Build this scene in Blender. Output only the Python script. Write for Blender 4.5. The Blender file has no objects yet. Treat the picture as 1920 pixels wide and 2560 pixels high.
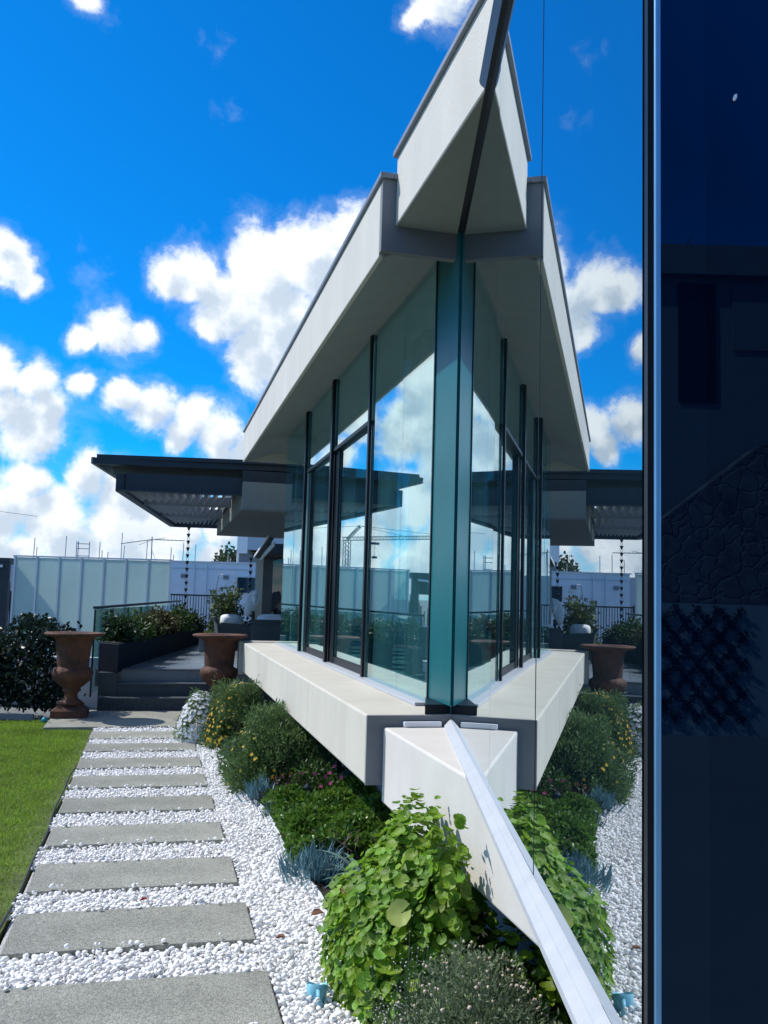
import bpy, math, random
import numpy as np
from mathutils import Matrix, Vector
R = math.radians
scene = bpy.context.scene
col = scene.collection

# ------------------------------------------------------------------ camera
cam_d = bpy.data.cameras.new('camera')
cam = bpy.data.objects.new('camera', cam_d); col.objects.link(cam)
cam_d.sensor_fit = 'VERTICAL'; cam_d.sensor_height = 24.0; cam_d.lens = 24.0*2250/2560
cam_d.clip_start = 0.05; cam_d.clip_end = 6000
CM = ((0.99959061, -0.02792109, 0.00624693), (0.00353911, -0.09599841, -0.99537520), (0.02839166, 0.99498981, -0.09586029))
cam.matrix_world = Matrix.Translation((0, 0, 1.6)) @ Matrix(CM).to_4x4()
scene.camera = cam

# ------------------------------------------------------------------ sun, sky, exposure
SUN_EL = R(47); SUN_DIR = Vector((-0.92, 0.34, 0)).normalized()*math.cos(SUN_EL) + Vector((0, 0, math.sin(SUN_EL)))
sun_d = bpy.data.lights.new('sun', 'SUN'); sun_d.energy = 4.2; sun_d.angle = R(1.0); sun_d.color = (1.0, 0.95, 0.88)
sun = bpy.data.objects.new('sun', sun_d); col.objects.link(sun)
sun.rotation_euler = (-SUN_DIR).to_track_quat('-Z', 'Y').to_euler()
vs = scene.view_settings
vs.view_transform = 'Standard'; vs.look = 'None'; vs.exposure = 0.15; vs.gamma = 1.0; vs.use_curve_mapping = False
cy = scene.cycles
cy.max_bounces = 10; cy.glossy_bounces = 6; cy.transparent_max_bounces = 24; cy.transmission_bounces = 6; cy.diffuse_bounces = 3
cy.caustics_reflective = False; cy.caustics_refractive = False
cy.sample_clamp_indirect = 6.0

CLOUDS = [(-0.0481,0.9244,0.3784,0.0361),
 (-0.0945,0.9307,0.3533,0.0491),
 (-0.1451,0.9298,0.3383,0.0469),
 (-0.2068,0.92,0.333,0.0358),
 (-0.2408,0.9129,0.3295,0.0251),
 (-0.252,0.9048,0.3434,0.0133),
 (-0.1787,0.9344,0.3083,0.0491),
 (-0.1284,0.9465,0.296,0.0518),
 (-0.1496,0.9523,0.2661,0.039),
 (-0.1954,0.9378,0.287,0.0235),
 (-0.1239,0.9589,0.2553,0.0305),
 (-0.2951,0.9168,0.2691,0.0334),
 (-0.32,0.9115,0.2584,0.0187),
 (-0.2682,0.9259,0.2662,0.0232),
 (-0.3859,0.8651,0.3203,0.0298),
 (-0.3913,0.8563,0.3371,0.0237),
 (-0.3719,0.8782,0.3007,0.0181),
 (-0.398,0.8913,0.2172,0.0324),
 (-0.3685,0.9049,0.2131,0.0287),
 (-0.3901,0.9017,0.1867,0.0286),
 (-0.3229,0.9219,0.2143,0.0188),
 (-0.2886,0.936,0.2014,0.0233),
 (-0.2611,0.9462,0.1914,0.0321),
 (-0.2205,0.9575,0.1861,0.0324),
 (-0.1828,0.9681,0.1715,0.0349),
 (-0.2368,0.9569,0.168,0.0237),
 (-0.157,0.9752,0.1558,0.0263),
 (-0.3778,0.9187,0.1153,0.0309),
 (-0.3229,0.9383,0.1238,0.0316),
 (-0.2879,0.9519,0.1052,0.0341),
 (-0.3982,0.9133,0.0852,0.0388),
 (-0.3516,0.9334,0.0718,0.0459),
 (-0.2909,0.9541,0.0711,0.0469),
 (-0.2346,0.9699,0.0653,0.0476),
 (-0.1805,0.9813,0.0676,0.0394),
 (-0.324,0.9455,0.0314,0.0505),
 (-0.3787,0.9251,0.029,0.0412),
 (-0.2536,0.9668,0.03,0.0473),
 (-0.1961,0.9801,0.0322,0.0348),
 (-0.1453,0.9887,0.0383,0.0395),
 (-0.2966,0.7844,0.5447,0.0186),
 (-0.2837,0.7912,0.5418,0.0142),
 (0.0312,0.8197,0.5719,0.0329),
 (0.0123,0.8271,0.562,0.0175),
 (-0.1819,0.8306,0.5262,0.0109),
 (-0.1739,0.828,0.533,0.007),
 (-0.1771,0.8588,0.4808,0.0112),
 (-0.1657,0.8639,0.4756,0.006),
 (-0.3118,0.8944,0.3208,0.0103),
 (-0.3071,0.9023,0.3025,0.0103),
 (-0.3196,0.8824,0.3454,0.0073),
 (-0.327,0.9279,0.1793,0.0117),
 (-0.1649,0.9077,0.3858,0.0084),
 (-0.0755,0.9963,0.0406,0.0531),
 (0.013,0.999,0.0432,0.0532),
 (0.101,0.9936,0.0499,0.053),
 (0.1868,0.9808,0.0561,0.0523),
 (-0.4916,0.8383,0.2359,0.0396),
 (-0.4781,0.8569,0.1927,0.0442),
 (-0.5124,0.8367,0.1935,0.0486),
 (-0.4347,0.8791,0.1956,0.0309),
 (-0.4186,0.8939,0.1601,0.0266),
 (-0.528,0.8351,0.1547,0.0398),
 (-0.487,0.8676,0.1008,0.04),
 (-0.3699,0.9148,0.1623,0.0353),
 (-0.3551,0.9158,0.1875,0.0264),
 (-0.4508,0.8912,0.0508,0.0488),
 (-0.5057,0.8616,0.0437,0.0488),
 (-0.4029,0.9139,0.0492,0.0398),
 (-0.5494,0.8062,0.2198,0.0526),
 (-0.5928,0.7902,0.1556,0.0526),
 (-0.5455,0.8347,0.0759,0.0531)]


def world_sky():
    w = bpy.data.worlds.new('World'); scene.world = w; w.use_nodes = True
    nt = w.node_tree; nt.nodes.clear(); N = nt.nodes.new; L = nt.links.new
    out = N('ShaderNodeOutputWorld'); bg = N('ShaderNodeBackground'); bg.inputs['Strength'].default_value = 0.095
    L(bg.outputs[0], out.inputs[0])
    sky = N('ShaderNodeTexSky'); sky.sky_type = 'NISHITA'; sky.sun_disc = False
    sky.sun_elevation = SUN_EL; sky.sun_rotation = math.atan2(SUN_DIR.x, SUN_DIR.y)
    sky.air_density = 1.0; sky.dust_density = 0.3; sky.ozone_density = 3.0
    hs = N('ShaderNodeHueSaturation'); hs.inputs['Saturation'].default_value = 1.1; hs.inputs['Value'].default_value = 1.0; hs.inputs['Hue'].default_value = 0.5
    L(sky.outputs[0], hs.inputs['Color'])
    tc = N('ShaderNodeTexCoord')
    def vm(op, a, b=None):
        n = N('ShaderNodeVectorMath'); n.operation = op
        for k, x in enumerate((a, b)):
            if x is None: continue
            if isinstance(x, (tuple, list)): n.inputs[k].default_value = x
            else: L(x, n.inputs[k])
        return n.outputs['Value'] if op in ('DISTANCE', 'DOT_PRODUCT', 'LENGTH') else n.outputs[0]
    def ma(op, a, b=0.0, c=0.0, clamp=False):
        n = N('ShaderNodeMath'); n.operation = op; n.use_clamp = clamp
        for k, x in enumerate((a, b, c)):
            if isinstance(x, (int, float)): n.inputs[k].default_value = x
            else: L(x, n.inputs[k])
        return n.outputs[0]
    def noise(vec, scale, detail, rough, dist=0.0):
        n = N('ShaderNodeTexNoise'); n.inputs['Scale'].default_value = scale; n.inputs['Detail'].default_value = detail
        n.inputs['Roughness'].default_value = rough; n.inputs['Distortion'].default_value = dist; L(vec, n.inputs['Vector'])
        return n
    def ramp(x, a, b, lo=0.0, hi=1.0):
        n = N('ShaderNodeMapRange'); n.interpolation_type = 'SMOOTHSTEP'; L(x, n.inputs[0])
        for k, v in zip((1, 2, 3, 4), (a, b, lo, hi)): n.inputs[k].default_value = v
        return n.outputs[0]
    d = vm('NORMALIZE', tc.outputs['Generated'])
    warp = noise(d, 9.0, 4, 0.55)
    wv = vm('SCALE', vm('SUBTRACT', warp.outputs['Color'], (0.5, 0.5, 0.5))); wv.node.inputs['Scale'].default_value = 0.05
    dw = vm('ADD', d, wv)
    field = None
    for (x, y, z, r) in CLOUDS:
        # f = 1 - dist/r
        big = r > 0.0165
        f = ma('MULTIPLY_ADD', vm('DISTANCE', dw, (x, y, z)), -1.0/(r*(1.12 if r > 0.034 else 1.02)), 1.0) if big else ma('MULTIPLY_ADD', vm('DISTANCE', dw, (x, y, z)), -0.30/(r*2.1), -0.04)
        field = f if field is None else ma('SMOOTH_MAX', field, f, 0.12)
    low = None
    for (x, y, z, r) in CLOUDS:
        if r < 0.022: continue
        f = ma('MULTIPLY_ADD', vm('DISTANCE', dw, (x+0.35*r, y, z-0.55*r)), -1.0/r, 0.95)
        low = f if low is None else ma('SMOOTH_MAX', low, f, 0.3)
    fb = noise(d, 17.0, 13, 0.66, 0.25)
    nz = ma('SUBTRACT', fb.outputs['Fac'], 0.5)
    # general clouds away from the listed ones, added unseen behind and overhead to fill shadows
    gen = noise(vm('MULTIPLY', d, (1, 1, 1.9)), 2.6, 8, 0.58)
    sepn = N('ShaderNodeSeparateXYZ'); L(d, sepn.inputs[0])
    away = ramp(sepn.outputs['Y'], 0.55, 0.2)
    g = ma('SUBTRACT', ma('MULTIPLY', ramp(gen.outputs['Fac'], 0.36, 0.56), ma('MULTIPLY', away, ma('MAXIMUM', ramp(sepn.outputs['X'], 0.05, -0.15), ramp(sepn.outputs['Z'], 0.62, 0.78)))), 0.75)
    field = ma('MAXIMUM', ma('MULTIPLY_ADD', nz, 1.75, field), ma('MULTIPLY_ADD', nz, 0.5, g))
    mask = ramp(field, -0.02, 0.50)
    thin = ma('MULTIPLY', ramp(field, -0.25, 0.2), 0.10)
    mask = ma('MAXIMUM', mask, thin)
    # horizon bank of cloud
    bank = noise(vm('MULTIPLY', d, (1, 1, 4.0)), 6.0, 8, 0.6)
    bk = ma('MULTIPLY', ramp(sepn.outputs['Z'], 0.16, 0.015), ramp(bank.outputs['Fac'], 0.36, 0.62))
    mask = ma('MAXIMUM', mask, ma('MULTIPLY', bk, 0.8))
    fb2 = noise(d, 26.0, 7, 0.6)
    shade = ramp(ma('ADD', low, ma('MULTIPLY', ma('SUBTRACT', fb2.outputs['Fac'], 0.5), 1.7)), 0.1, 0.75)
    hz = ramp(sepn.outputs['Z'], 0.13, 0.0)
    shade = ma('MAXIMUM', shade, ma('MULTIPLY', hz, ramp(fb.outputs['Fac'], 0.42, 0.6)))
    cc = N('ShaderNodeMix'); cc.data_type = 'RGBA'
    cc.inputs['A'].default_value = (10.6, 11.0, 11.4, 1); cc.inputs['B'].default_value = (5.9, 7.0, 8.3, 1)
    L(ma('MULTIPLY', shade, 1.0), cc.inputs['Factor'])
    mx = N('ShaderNodeMix'); mx.data_type = 'RGBA'
    L(mask, mx.inputs['Factor']); L(vm('MULTIPLY', hs.outputs[0], (0.03, 0.90, 1.60)), mx.inputs['A']); L(cc.outputs['Result'], mx.inputs['B'])
    L(mx.outputs['Result'], bg.inputs['Color'])
world_sky()

# ------------------------------------------------------------------ materials
MATS = {}
def mat(name, color, rough=0.6, metal=0.0, spec=0.5, var=0.0, scale=8.0, bump=0.0, bscale=60.0, color2=None, island=0.0, trans=0.0, alpha=None, stretch=(1, 1, 1)):
    """Principled material; colour varied by noise (var / color2), by mesh island, with a noise bump and optional translucency."""
    if name in MATS: return MATS[name]
    m = bpy.data.materials.new(name); m.use_nodes = True; nt = m.node_tree; N = nt.nodes.new; L = nt.links.new
    b = nt.nodes['Principled BSDF']; o = nt.nodes['Material Output']
    b.inputs['Roughness'].default_value = rough; b.inputs['Metallic'].default_value = metal; b.inputs['Specular IOR Level'].default_value = spec
    b.inputs['Base Color'].default_value = (*color, 1)
    tc = N('ShaderNodeTexCoord'); mp = N('ShaderNodeMapping'); L(tc.outputs['Object'], mp.inputs[0]); mp.inputs['Scale'].default_value = stretch
    src = None
    if var or color2:
        c2 = color2 or tuple(min(1, c*(1-var)) for c in color); c1 = color if color2 else tuple(min(1, c*(1+var)) for c in color)
        n = N('ShaderNodeTexNoise'); n.inputs['Scale'].default_value = scale; n.inputs['Detail'].default_value = 8; n.inputs['Roughness'].default_value = 0.65
        L(mp.outputs[0], n.inputs['Vector'])
        rp = N('ShaderNodeMapRange'); rp.inputs[1].default_value = 0.32; rp.inputs[2].default_value = 0.68; L(n.outputs['Fac'], rp.inputs[0])
        x = N('ShaderNodeMix'); x.data_type = 'RGBA'; x.inputs['A'].default_value = (*c1, 1); x.inputs['B'].default_value = (*c2, 1)
        L(rp.outputs[0], x.inputs['Factor']); src = x.outputs['Result']
    if island:
        g = N('ShaderNodeNewGeometry'); hs = N('ShaderNodeHueSaturation')
        r1 = N('ShaderNodeMapRange'); r1.inputs[3].default_value = 1-island; r1.inputs[4].default_value = 1+island; L(g.outputs['Random Per Island'], r1.inputs[0])
        r2 = N('ShaderNodeMapRange'); r2.inputs[3].default_value = 0.5-0.06*island; r2.inputs[4].default_value = 0.5+0.03*island
        wn = N('ShaderNodeTexWhiteNoise'); wn.noise_dimensions = '1D'; L(g.outputs['Random Per Island'], wn.inputs['W']); L(wn.outputs['Value'], r2.inputs[0])
        L(r1.outputs[0], hs.inputs['Value']); L(r2.outputs[0], hs.inputs['Hue'])
        if src: L(src, hs.inputs['Color'])
        else: hs.inputs['Color'].default_value = (*color, 1)
        src = hs.outputs[0]
    if src: L(src, b.inputs['Base Color'])
    if bump:
        n2 = N('ShaderNodeTexNoise'); n2.inputs['Scale'].default_value = bscale; n2.inputs['Detail'].default_value = 6; L(mp.outputs[0], n2.inputs['Vector'])
        bp = N('ShaderNodeBump'); bp.inputs['Strength'].default_value = bump; bp.inputs['Distance'].default_value = 0.01
        L(n2.outputs['Fac'], bp.inputs['Height']); L(bp.outputs[0], b.inputs['Normal'])
    if trans:
        t = N('ShaderNodeBsdfTranslucent'); mxs = N('ShaderNodeMixShader'); mxs.inputs[0].default_value = trans
        if src: L(src, t.inputs[0])
        else: t.inputs[0].default_value = (*color, 1)
        L(b.outputs[0], mxs.inputs[1]); L(t.outputs[0], mxs.inputs[2]); L(mxs.outputs[0], o.inputs[0])
    MATS[name] = m; return m

def glass(name, tint, lo, hi, refl=(1, 1, 1), f0=0.55, f1=0.95, dark=None):
    """Pane: see-through (or a dark body behind it) mixed with a clean reflection that grows towards grazing view."""
    if name in MATS: return MATS[name]
    m = bpy.data.materials.new(name); m.use_nodes = True; nt = m.node_tree; N = nt.nodes.new; L = nt.links.new; nt.nodes.clear()
    o = N('ShaderNodeOutputMaterial'); mx = N('ShaderNodeMixShader'); g = N('ShaderNodeBsdfGlossy'); g.inputs['Roughness'].default_value = 0.0
    g.inputs['Color'].default_value = (*refl, 1)
    if dark is None:
        a = N('ShaderNodeBsdfTransparent'); a.inputs[0].default_value = (*tint, 1)
    else:
        a = N('ShaderNodeBsdfDiffuse'); a.inputs[0].default_value = (*dark, 1)
    lw = N('ShaderNodeLayerWeight'); lw.inputs[0].default_value = 0.5
    r = N('ShaderNodeMapRange'); L(lw.outputs['Facing'], r.inputs[0])
    for k, v in zip((1, 2, 3, 4), (f0, f1, lo, hi)): r.inputs[k].default_value = v
    L(r.outputs[0], mx.inputs[0]); L(a.outputs[0], mx.inputs[1]); L(g.outputs[0], mx.inputs[2]); L(mx.outputs[0], o.inputs[0])
    MATS[name] = m; return m

render_white = mat('cream render', (0.60, 0.57, 0.485), 0.85, var=0.09, scale=2.2, bump=0.35, bscale=200, stretch=(1, 1, 0.25))
render_pale = mat('pale rendered block', (0.65, 0.62, 0.57), 0.85, var=0.05, scale=4, bump=0.25, bscale=220)
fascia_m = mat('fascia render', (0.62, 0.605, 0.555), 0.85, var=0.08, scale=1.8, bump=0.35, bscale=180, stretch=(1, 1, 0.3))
soffit_m = mat('shaded soffit render', (0.31, 0.345, 0.335), 0.9, var=0.05, scale=5, bump=0.2, bscale=260)  # same paint as the fascia, its underside shade put into a darker grey
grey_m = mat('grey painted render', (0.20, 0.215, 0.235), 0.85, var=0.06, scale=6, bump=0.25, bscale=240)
coping_m = mat('grey metal coping', (0.23, 0.25, 0.28), 0.5, metal=0.3, var=0.05)
black_frame = mat('black window frame', (0.006, 0.009, 0.014), 0.4, spec=0.25, var=0.2)
alu_m = mat('pale aluminium sill', (0.46, 0.48, 0.51), 0.5, var=0.06, scale=12, bump=0.03, bscale=40)
blue_alu = mat('anodised corner trim', (0.25, 0.52, 0.78), 0.35, metal=0.6, var=0.08, scale=5)
teal_m = mat('teal column panel', (0.012, 0.125, 0.145), 0.3, spec=0.15, var=0.12, scale=1.5)
white_lamp = mat('white lamp housing', (0.85, 0.88, 0.92), 0.4)
facade_glass = glass('facade glass', (0.74, 0.97, 0.97), 0.30, 0.80, (0.84, 0.98, 1.0), 0.55, 0.95)
mirror_glass = glass('reflective wall glass', None, 0.42, 0.93, (0.86, 0.93, 0.97), 0.55, 0.93, dark=(0.006, 0.016, 0.025))
dark_glass = glass('dark tinted glass', None, 0.062, 0.5, (0.30, 0.62, 1.0), 0.15, 0.95, dark=(0.0004, 0.0022, 0.012))
clear_glass = glass('clear balustrade glass', (0.70, 0.88, 0.86), 0.06, 0.6, (1, 1, 1), 0.2, 0.98)
frost_m = mat('frosted glass', (0.74, 0.84, 0.78), 0.35, trans=0.6, var=0.04, scale=1.2)
white_m = mat('white painted metal', (0.74, 0.77, 0.79), 0.5)
dark_steel = mat('dark blue steel', (0.010, 0.022, 0.034), 0.5, var=0.2, scale=3)
blade_m = mat('pale louvre blade', (0.55, 0.58, 0.60), 0.6, trans=0.25)
louvre_m = mat('grey louvre blade', (0.20, 0.23, 0.24), 0.6)
paver_m = mat('exposed aggregate', (0.44, 0.44, 0.375), 0.9, color2=(0.17, 0.175, 0.15), scale=85, bump=0.8, bscale=150)
tile_m = mat('dark tile', (0.045, 0.062, 0.075), 0.5, var=0.2, scale=4)
deck_m = mat('terrace tile', (0.17, 0.205, 0.225), 0.32, var=0.12, scale=2.5)
granite_m = mat('rough granite', (0.075, 0.09, 0.10), 0.9, color2=(0.03, 0.04, 0.05), scale=40, bump=1.0, bscale=60)
planter_m = mat('black planter', (0.005, 0.011, 0.024), 0.75, spec=0.15, var=0.25, scale=3)
rust_m = mat('rusted cast iron', (0.17, 0.065, 0.032), 0.8, color2=(0.028, 0.015, 0.014), scale=5, bump=0.5, bscale=50)
soil_m = mat('dark soil', (0.022, 0.017, 0.013), 0.95, var=0.5, scale=25, bump=1.0, bscale=50)
pebble_m = mat('white pebble', (0.90, 0.89, 0.87), 0.55, island=0.10)
pebble_bed_m = mat('pebble bed', (0.50, 0.50, 0.49), 0.9, var=0.3, scale=60, bump=1, bscale=90)
grass_m = mat('lawn grass', (0.23, 0.37, 0.045), 0.7, var=0.28, scale=1.7, island=0.3, trans=0.45)
turf_m = mat('turf soil', (0.12, 0.18, 0.03), 0.95, color2=(0.05, 0.05, 0.02), scale=5)
ground_m = mat('distant ground', (0.17, 0.19, 0.19), 0.95, var=0.3, scale=0.05)
wicker_m = mat('grey wicker', (0.075, 0.095, 0.105), 0.7, var=0.25, scale=60, bump=0.7, bscale=120)
cushion_m = mat('white cushion', (0.74, 0.77, 0.80), 0.9, bump=0.1, bscale=30)
house_white = mat('white house paint', (0.76, 0.80, 0.85), 0.8, var=0.05, scale=2, bump=0.1)
curtain_m = mat('sheer curtain', (0.80, 0.84, 0.84), 0.9, trans=0.5)
bark_m = mat('brown twig', (0.05, 0.035, 0.022), 0.9, var=0.3, scale=20)

def vary_per_object(m, amount, stain):
    """each object made of m differs in tone a little, with soft worn patches"""
    nt = m.node_tree; N = nt.nodes.new; L = nt.links.new; b = nt.nodes['Principled BSDF']; src = b.inputs['Base Color'].links[0].from_socket
    oi = N('ShaderNodeObjectInfo'); r = N('ShaderNodeMapRange'); r.inputs[3].default_value = 1-amount; r.inputs[4].default_value = 1+amount; L(oi.outputs['Random'], r.inputs[0])
    tc = N('ShaderNodeTexCoord'); n = N('ShaderNodeTexNoise'); n.inputs['Scale'].default_value = 3.0; n.inputs['Detail'].default_value = 5; L(tc.outputs['Object'], n.inputs['Vector'])
    r2 = N('ShaderNodeMapRange'); r2.inputs[1].default_value = 0.35; r2.inputs[2].default_value = 0.65; r2.inputs[3].default_value = 1-stain; r2.inputs[4].default_value = 1+stain*0.5; L(n.outputs['Fac'], r2.inputs[0])
    mu = N('ShaderNodeMath'); mu.operation = 'MULTIPLY'; L(r.outputs[0], mu.inputs[0]); L(r2.outputs[0], mu.inputs[1])
    hs = N('ShaderNodeHueSaturation'); L(src, hs.inputs['Color']); L(mu.outputs[0], hs.inputs['Value']); L(hs.outputs[0], b.inputs['Base Color'])
vary_per_object(paver_m, 0.10, 0.16)
# ------------------------------------------------------------------ object helpers
WORLD0 = {}
def tag(o, label=None, cat=None, group=None, kind=None):
    if label: o['label'] = label
    if cat: o['category'] = cat
    if group: o['group'] = group
    if kind: o['kind'] = kind
    return o
def thing(name, label, cat, loc=(0, 0, 0), group=None):
    o = bpy.data.objects.new(name, None); col.objects.link(o); o.location = loc; o.empty_display_size = 0.2
    WORLD0[o] = Vector(loc); return tag(o, label, cat, group)
def link(name, me, m, parent=None, bevel=0.0, loc=None):
    """me is in world coordinates; shift it so that the object's origin sits at its parent's origin (or at loc)."""
    o = bpy.data.objects.new(name, me); col.objects.link(o)
    org = WORLD0[parent] if parent is not None else Vector(loc or (0, 0, 0))
    me.transform(Matrix.Translation(-org))
    if parent is not None: o.parent = parent
    else: o.location = org
    WORLD0[o] = org
    if m: me.materials.append(m)
    if bevel:
        b = o.modifiers.new('bevel', 'BEVEL'); b.width = bevel; b.segments = 2; b.limit_method = 'ANGLE'; b.angle_limit = R(40)
    return o
class MB:
    def __init__(s): s.v = []; s.f = []
    def add(s, vs, fs):
        k = len(s.v); s.v += [tuple(x) for x in vs]; s.f += [tuple(i+k for i in f) for f in fs]; return s
    def prism(s, poly, z0, z1):
        n = len(poly); z0 = z0 if hasattr(z0, '__len__') else [z0]*n; z1 = z1 if hasattr(z1, '__len__') else [z1]*n
        vs = [(p[0], p[1], z0[i]) for i, p in enumerate(poly)]+[(p[0], p[1], z1[i]) for i, p in enumerate(poly)]
        a = sum(poly[i][0]*poly[(i+1) % n][1]-poly[(i+1) % n][0]*poly[i][1] for i in range(n))
        fs = [tuple(range(n))[::-1], tuple(range(n, 2*n))]+[(i, (i+1) % n, n+(i+1) % n, n+i) for i in range(n)]
        if a < 0: fs = [f[::-1] for f in fs]
        return s.add(vs, fs)
    def box(s, x0, x1, y0, y1, z0, z1): return s.prism([(x0, y0), (x1, y0), (x1, y1), (x0, y1)], z0, z1)
    def ubox(s, u0, u1, v0, v1, z0, z1): return s.prism([w2(u0, v0), w2(u0, v1), w2(u1, v1), w2(u1, v0)], z0, z1)
    def extr(s, prof, frm, to):
        """profile of (offset vectors in 3-D) swept from point frm to point to"""
        n = len(prof); a = [Vector(frm)+Vector(p) for p in prof]; b = [Vector(to)+Vector(p) for p in prof]
        return s.add(a+b, [tuple(range(n)), tuple(range(n, 2*n))[::-1]]+[(i, n+i, n+(i+1) % n, (i+1) % n) for i in range(n)])
    def tube(s, pts, r, n=8):
        pts = [Vector(p) for p in pts]; rs = r if hasattr(r, '__len__') else [r]*len(pts)
        vs = []
        for i, p in enumerate(pts):
            t = (pts[min(i+1, len(pts)-1)]-pts[max(i-1, 0)]).normalized()
            a = t.orthogonal().normalized() if i == 0 else (a-t*a.dot(t)).normalized()
            b = t.cross(a)
            vs += [p+(a*math.cos(2*math.pi*k/n)+b*math.sin(2*math.pi*k/n))*rs[i] for k in range(n)]
        m = len(pts)
        fs = [(i*n+k, i*n+(k+1) % n, (i+1)*n+(k+1) % n, (i+1)*n+k) for i in range(m-1) for k in range(n)]
        fs += [tuple(range(n))[::-1], tuple(range((m-1)*n, m*n))]
        return s.add(vs, fs)
    def lathe(s, prof, c, n=32, lobes=0, lobe=None):
        vs = []
        for (r, z) in prof:
            for k in range(n):
                a = 2*math.pi*k/n; q = 1.0
                if lobes and lobe and lobe[0] <= z <= lobe[1]: q = 1+0.05*abs(math.sin(lobes*a/2))-0.02
                vs.append((c[0]+r*q*math.cos(a), c[1]+r*q*math.sin(a), c[2]+z))
        m = len(prof)
        fs = [(i*n+k, i*n+(k+1) % n, (i+1)*n+(k+1) % n, (i+1)*n+k) for i in range(m-1) for k in range(n)]
        fs += [tuple(range(n))[::-1], tuple(range((m-1)*n, m*n))]
        return s.add(vs, fs)
    def grid(s, fn, nu, nv):
        vs = [fn(i/nu, j/nv) for i in range(nu+1) for j in range(nv+1)]
        return s.add(vs, [(i*(nv+1)+j, (i+1)*(nv+1)+j, (i+1)*(nv+1)+j+1, i*(nv+1)+j+1) for i in range(nu) for j in range(nv)])
    def mesh(s, name, smooth=False):
        me = bpy.data.meshes.new(name); me.from_pydata(s.v, [], s.f); me.update()
        if smooth: me.polygons.foreach_set('use_smooth', [True]*len(me.polygons))
        return me
    def build(s, name, m, parent=None, smooth=False, bevel=0.0, loc=None):
        return link(name, s.mesh(name, smooth), m, parent, bevel, loc)
def np_mesh(name, V, Fc, smooth=False):
    me = bpy.data.meshes.new(name); k = Fc.shape[1]
    me.vertices.add(len(V)); me.vertices.foreach_set('co', V.astype(np.float32).ravel())
    me.loops.add(Fc.size); me.loops.foreach_set('vertex_index', Fc.astype(np.int32).ravel())
    me.polygons.add(len(Fc)); me.polygons.foreach_set('loop_start', np.arange(0, Fc.size, k, dtype=np.int32))
    me.polygons.foreach_set('use_smooth', np.full(len(Fc), smooth))
    me.update(calc_edges=True); return me
def children(o): return [c for c in bpy.data.objects if c.parent == o]
def copy_tree(o, parent=None):
    c = o.copy(); col.objects.link(c)
    if parent: c.parent = parent
    for ch in children(o): copy_tree(ch, c)
    return c

# building frame: u runs away along the glazed facade, v to the right (into the building)
OX, OY = -0.091, 4.962
def w2(u, v): return (OX-0.2474*u+0.969*v, OY+0.969*u+0.2474*v)
def w3(u, v, z): return (*w2(u, v), z)
CX = 0.37          # the plane of the reflective glass wall
def vx(u, x=CX): return (x-OX+0.2474*u)/0.969   # v at which a line of given u meets x

# foliage -----------------------------------------------------------
rng = np.random.default_rng(7); random.seed(7)
def T_oval(l=1.0, w=0.5, cup=0.12):
    v = np.array([(0, 0, 0), (0.35*l, w/2, cup*l*0.6), (0.35*l, 0, -0.02*l), (0.35*l, -w/2, cup*l*0.6), (0.75*l, w*0.38, cup*l*0.4), (0.75*l, 0, 0), (0.75*l, -w*0.38, cup*l*0.4), (l, 0, -0.06*l)], float)
    f = np.array([(0, 2, 1), (0, 3, 2), (1, 2, 5), (1, 5, 4), (2, 3, 6), (2, 6, 5), (4, 5, 7), (5, 6, 7)])
    return v, f
def T_blade(l=1.0, w=0.1, bend=0.25):
    v = np.array([(0, w/2, 0), (0, -w/2, 0), (0.5*l, -w*0.4, bend*0.3*l), (0.5*l, w*0.4, bend*0.3*l), (l, 0, -bend*0.2*l)], float)
    return v, np.array([(0, 1, 2), (0, 2, 3), (3, 2, 4)])
def T_round(n=20, cup=0.26, scal=0.035, ruf=0.10):
    """a kidney-shaped scalloped leaf, about 2 across, petiole end at the notch"""
    vs = [(0, 0, 0)]
    for ring, rr in ((1, 0.55), (2, 1.0)):
        for k in range(n+1):
            a = -math.pi*0.93+2*math.pi*0.93*k/n
            q = rr*(1+(scal*math.cos(k*math.pi) if ring == 2 else 0))
            vs.append((q*math.cos(a), q*math.sin(a), cup*rr*rr+(ruf*math.sin(a*2.6+1)+0.03*math.cos(k*math.pi) if ring == 2 else ruf*0.3*math.sin(a*2.6))))
    f = []
    m = n+1
    for k in range(n):
        f.append((0, 1+k, 2+k)); f.append((1+k, 1+m+k, 2+m+k)); f.append((1+k, 2+m+k, 2+k))
    return np.array(vs, float), np.array(f)
def T_flower(p=5, r=1.0):
    vs = [(0, 0, 0)]; f = []
    for k in range(p):
        a = 2*math.pi*k/p; b = math.pi/p*0.92
        i = len(vs)
        vs += [(0.55*r*math.cos(a-b), 0.55*r*math.sin(a-b), 0.08), (r*math.cos(a-b*0.4), r*math.sin(a-b*0.4), 0.15), (r*math.cos(a+b*0.4), r*math.sin(a+b*0.4), 0.15), (0.55*r*math.cos(a+b), 0.55*r*math.sin(a+b), 0.08)]
        f += [(0, i, i+1), (0, i+1, i+2), (0, i+2, i+3)]
    return np.array(vs, float), np.array(f)
def T_ball():
    v = np.array([(0, 0, 1), (0.9, 0, 0.3), (0.28, 0.86, 0.3), (-0.73, 0.53, 0.3), (-0.73, -0.53, 0.3), (0.28, -0.86, 0.3), (0, 0, -0.8)], float)
    f = np.array([(0, 1, 2), (0, 2, 3), (0, 3, 4), (0, 4, 5), (0, 5, 1), (6, 2, 1), (6, 3, 2), (6, 4, 3), (6, 5, 4), (6, 1, 5)])
    return v, f
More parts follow.
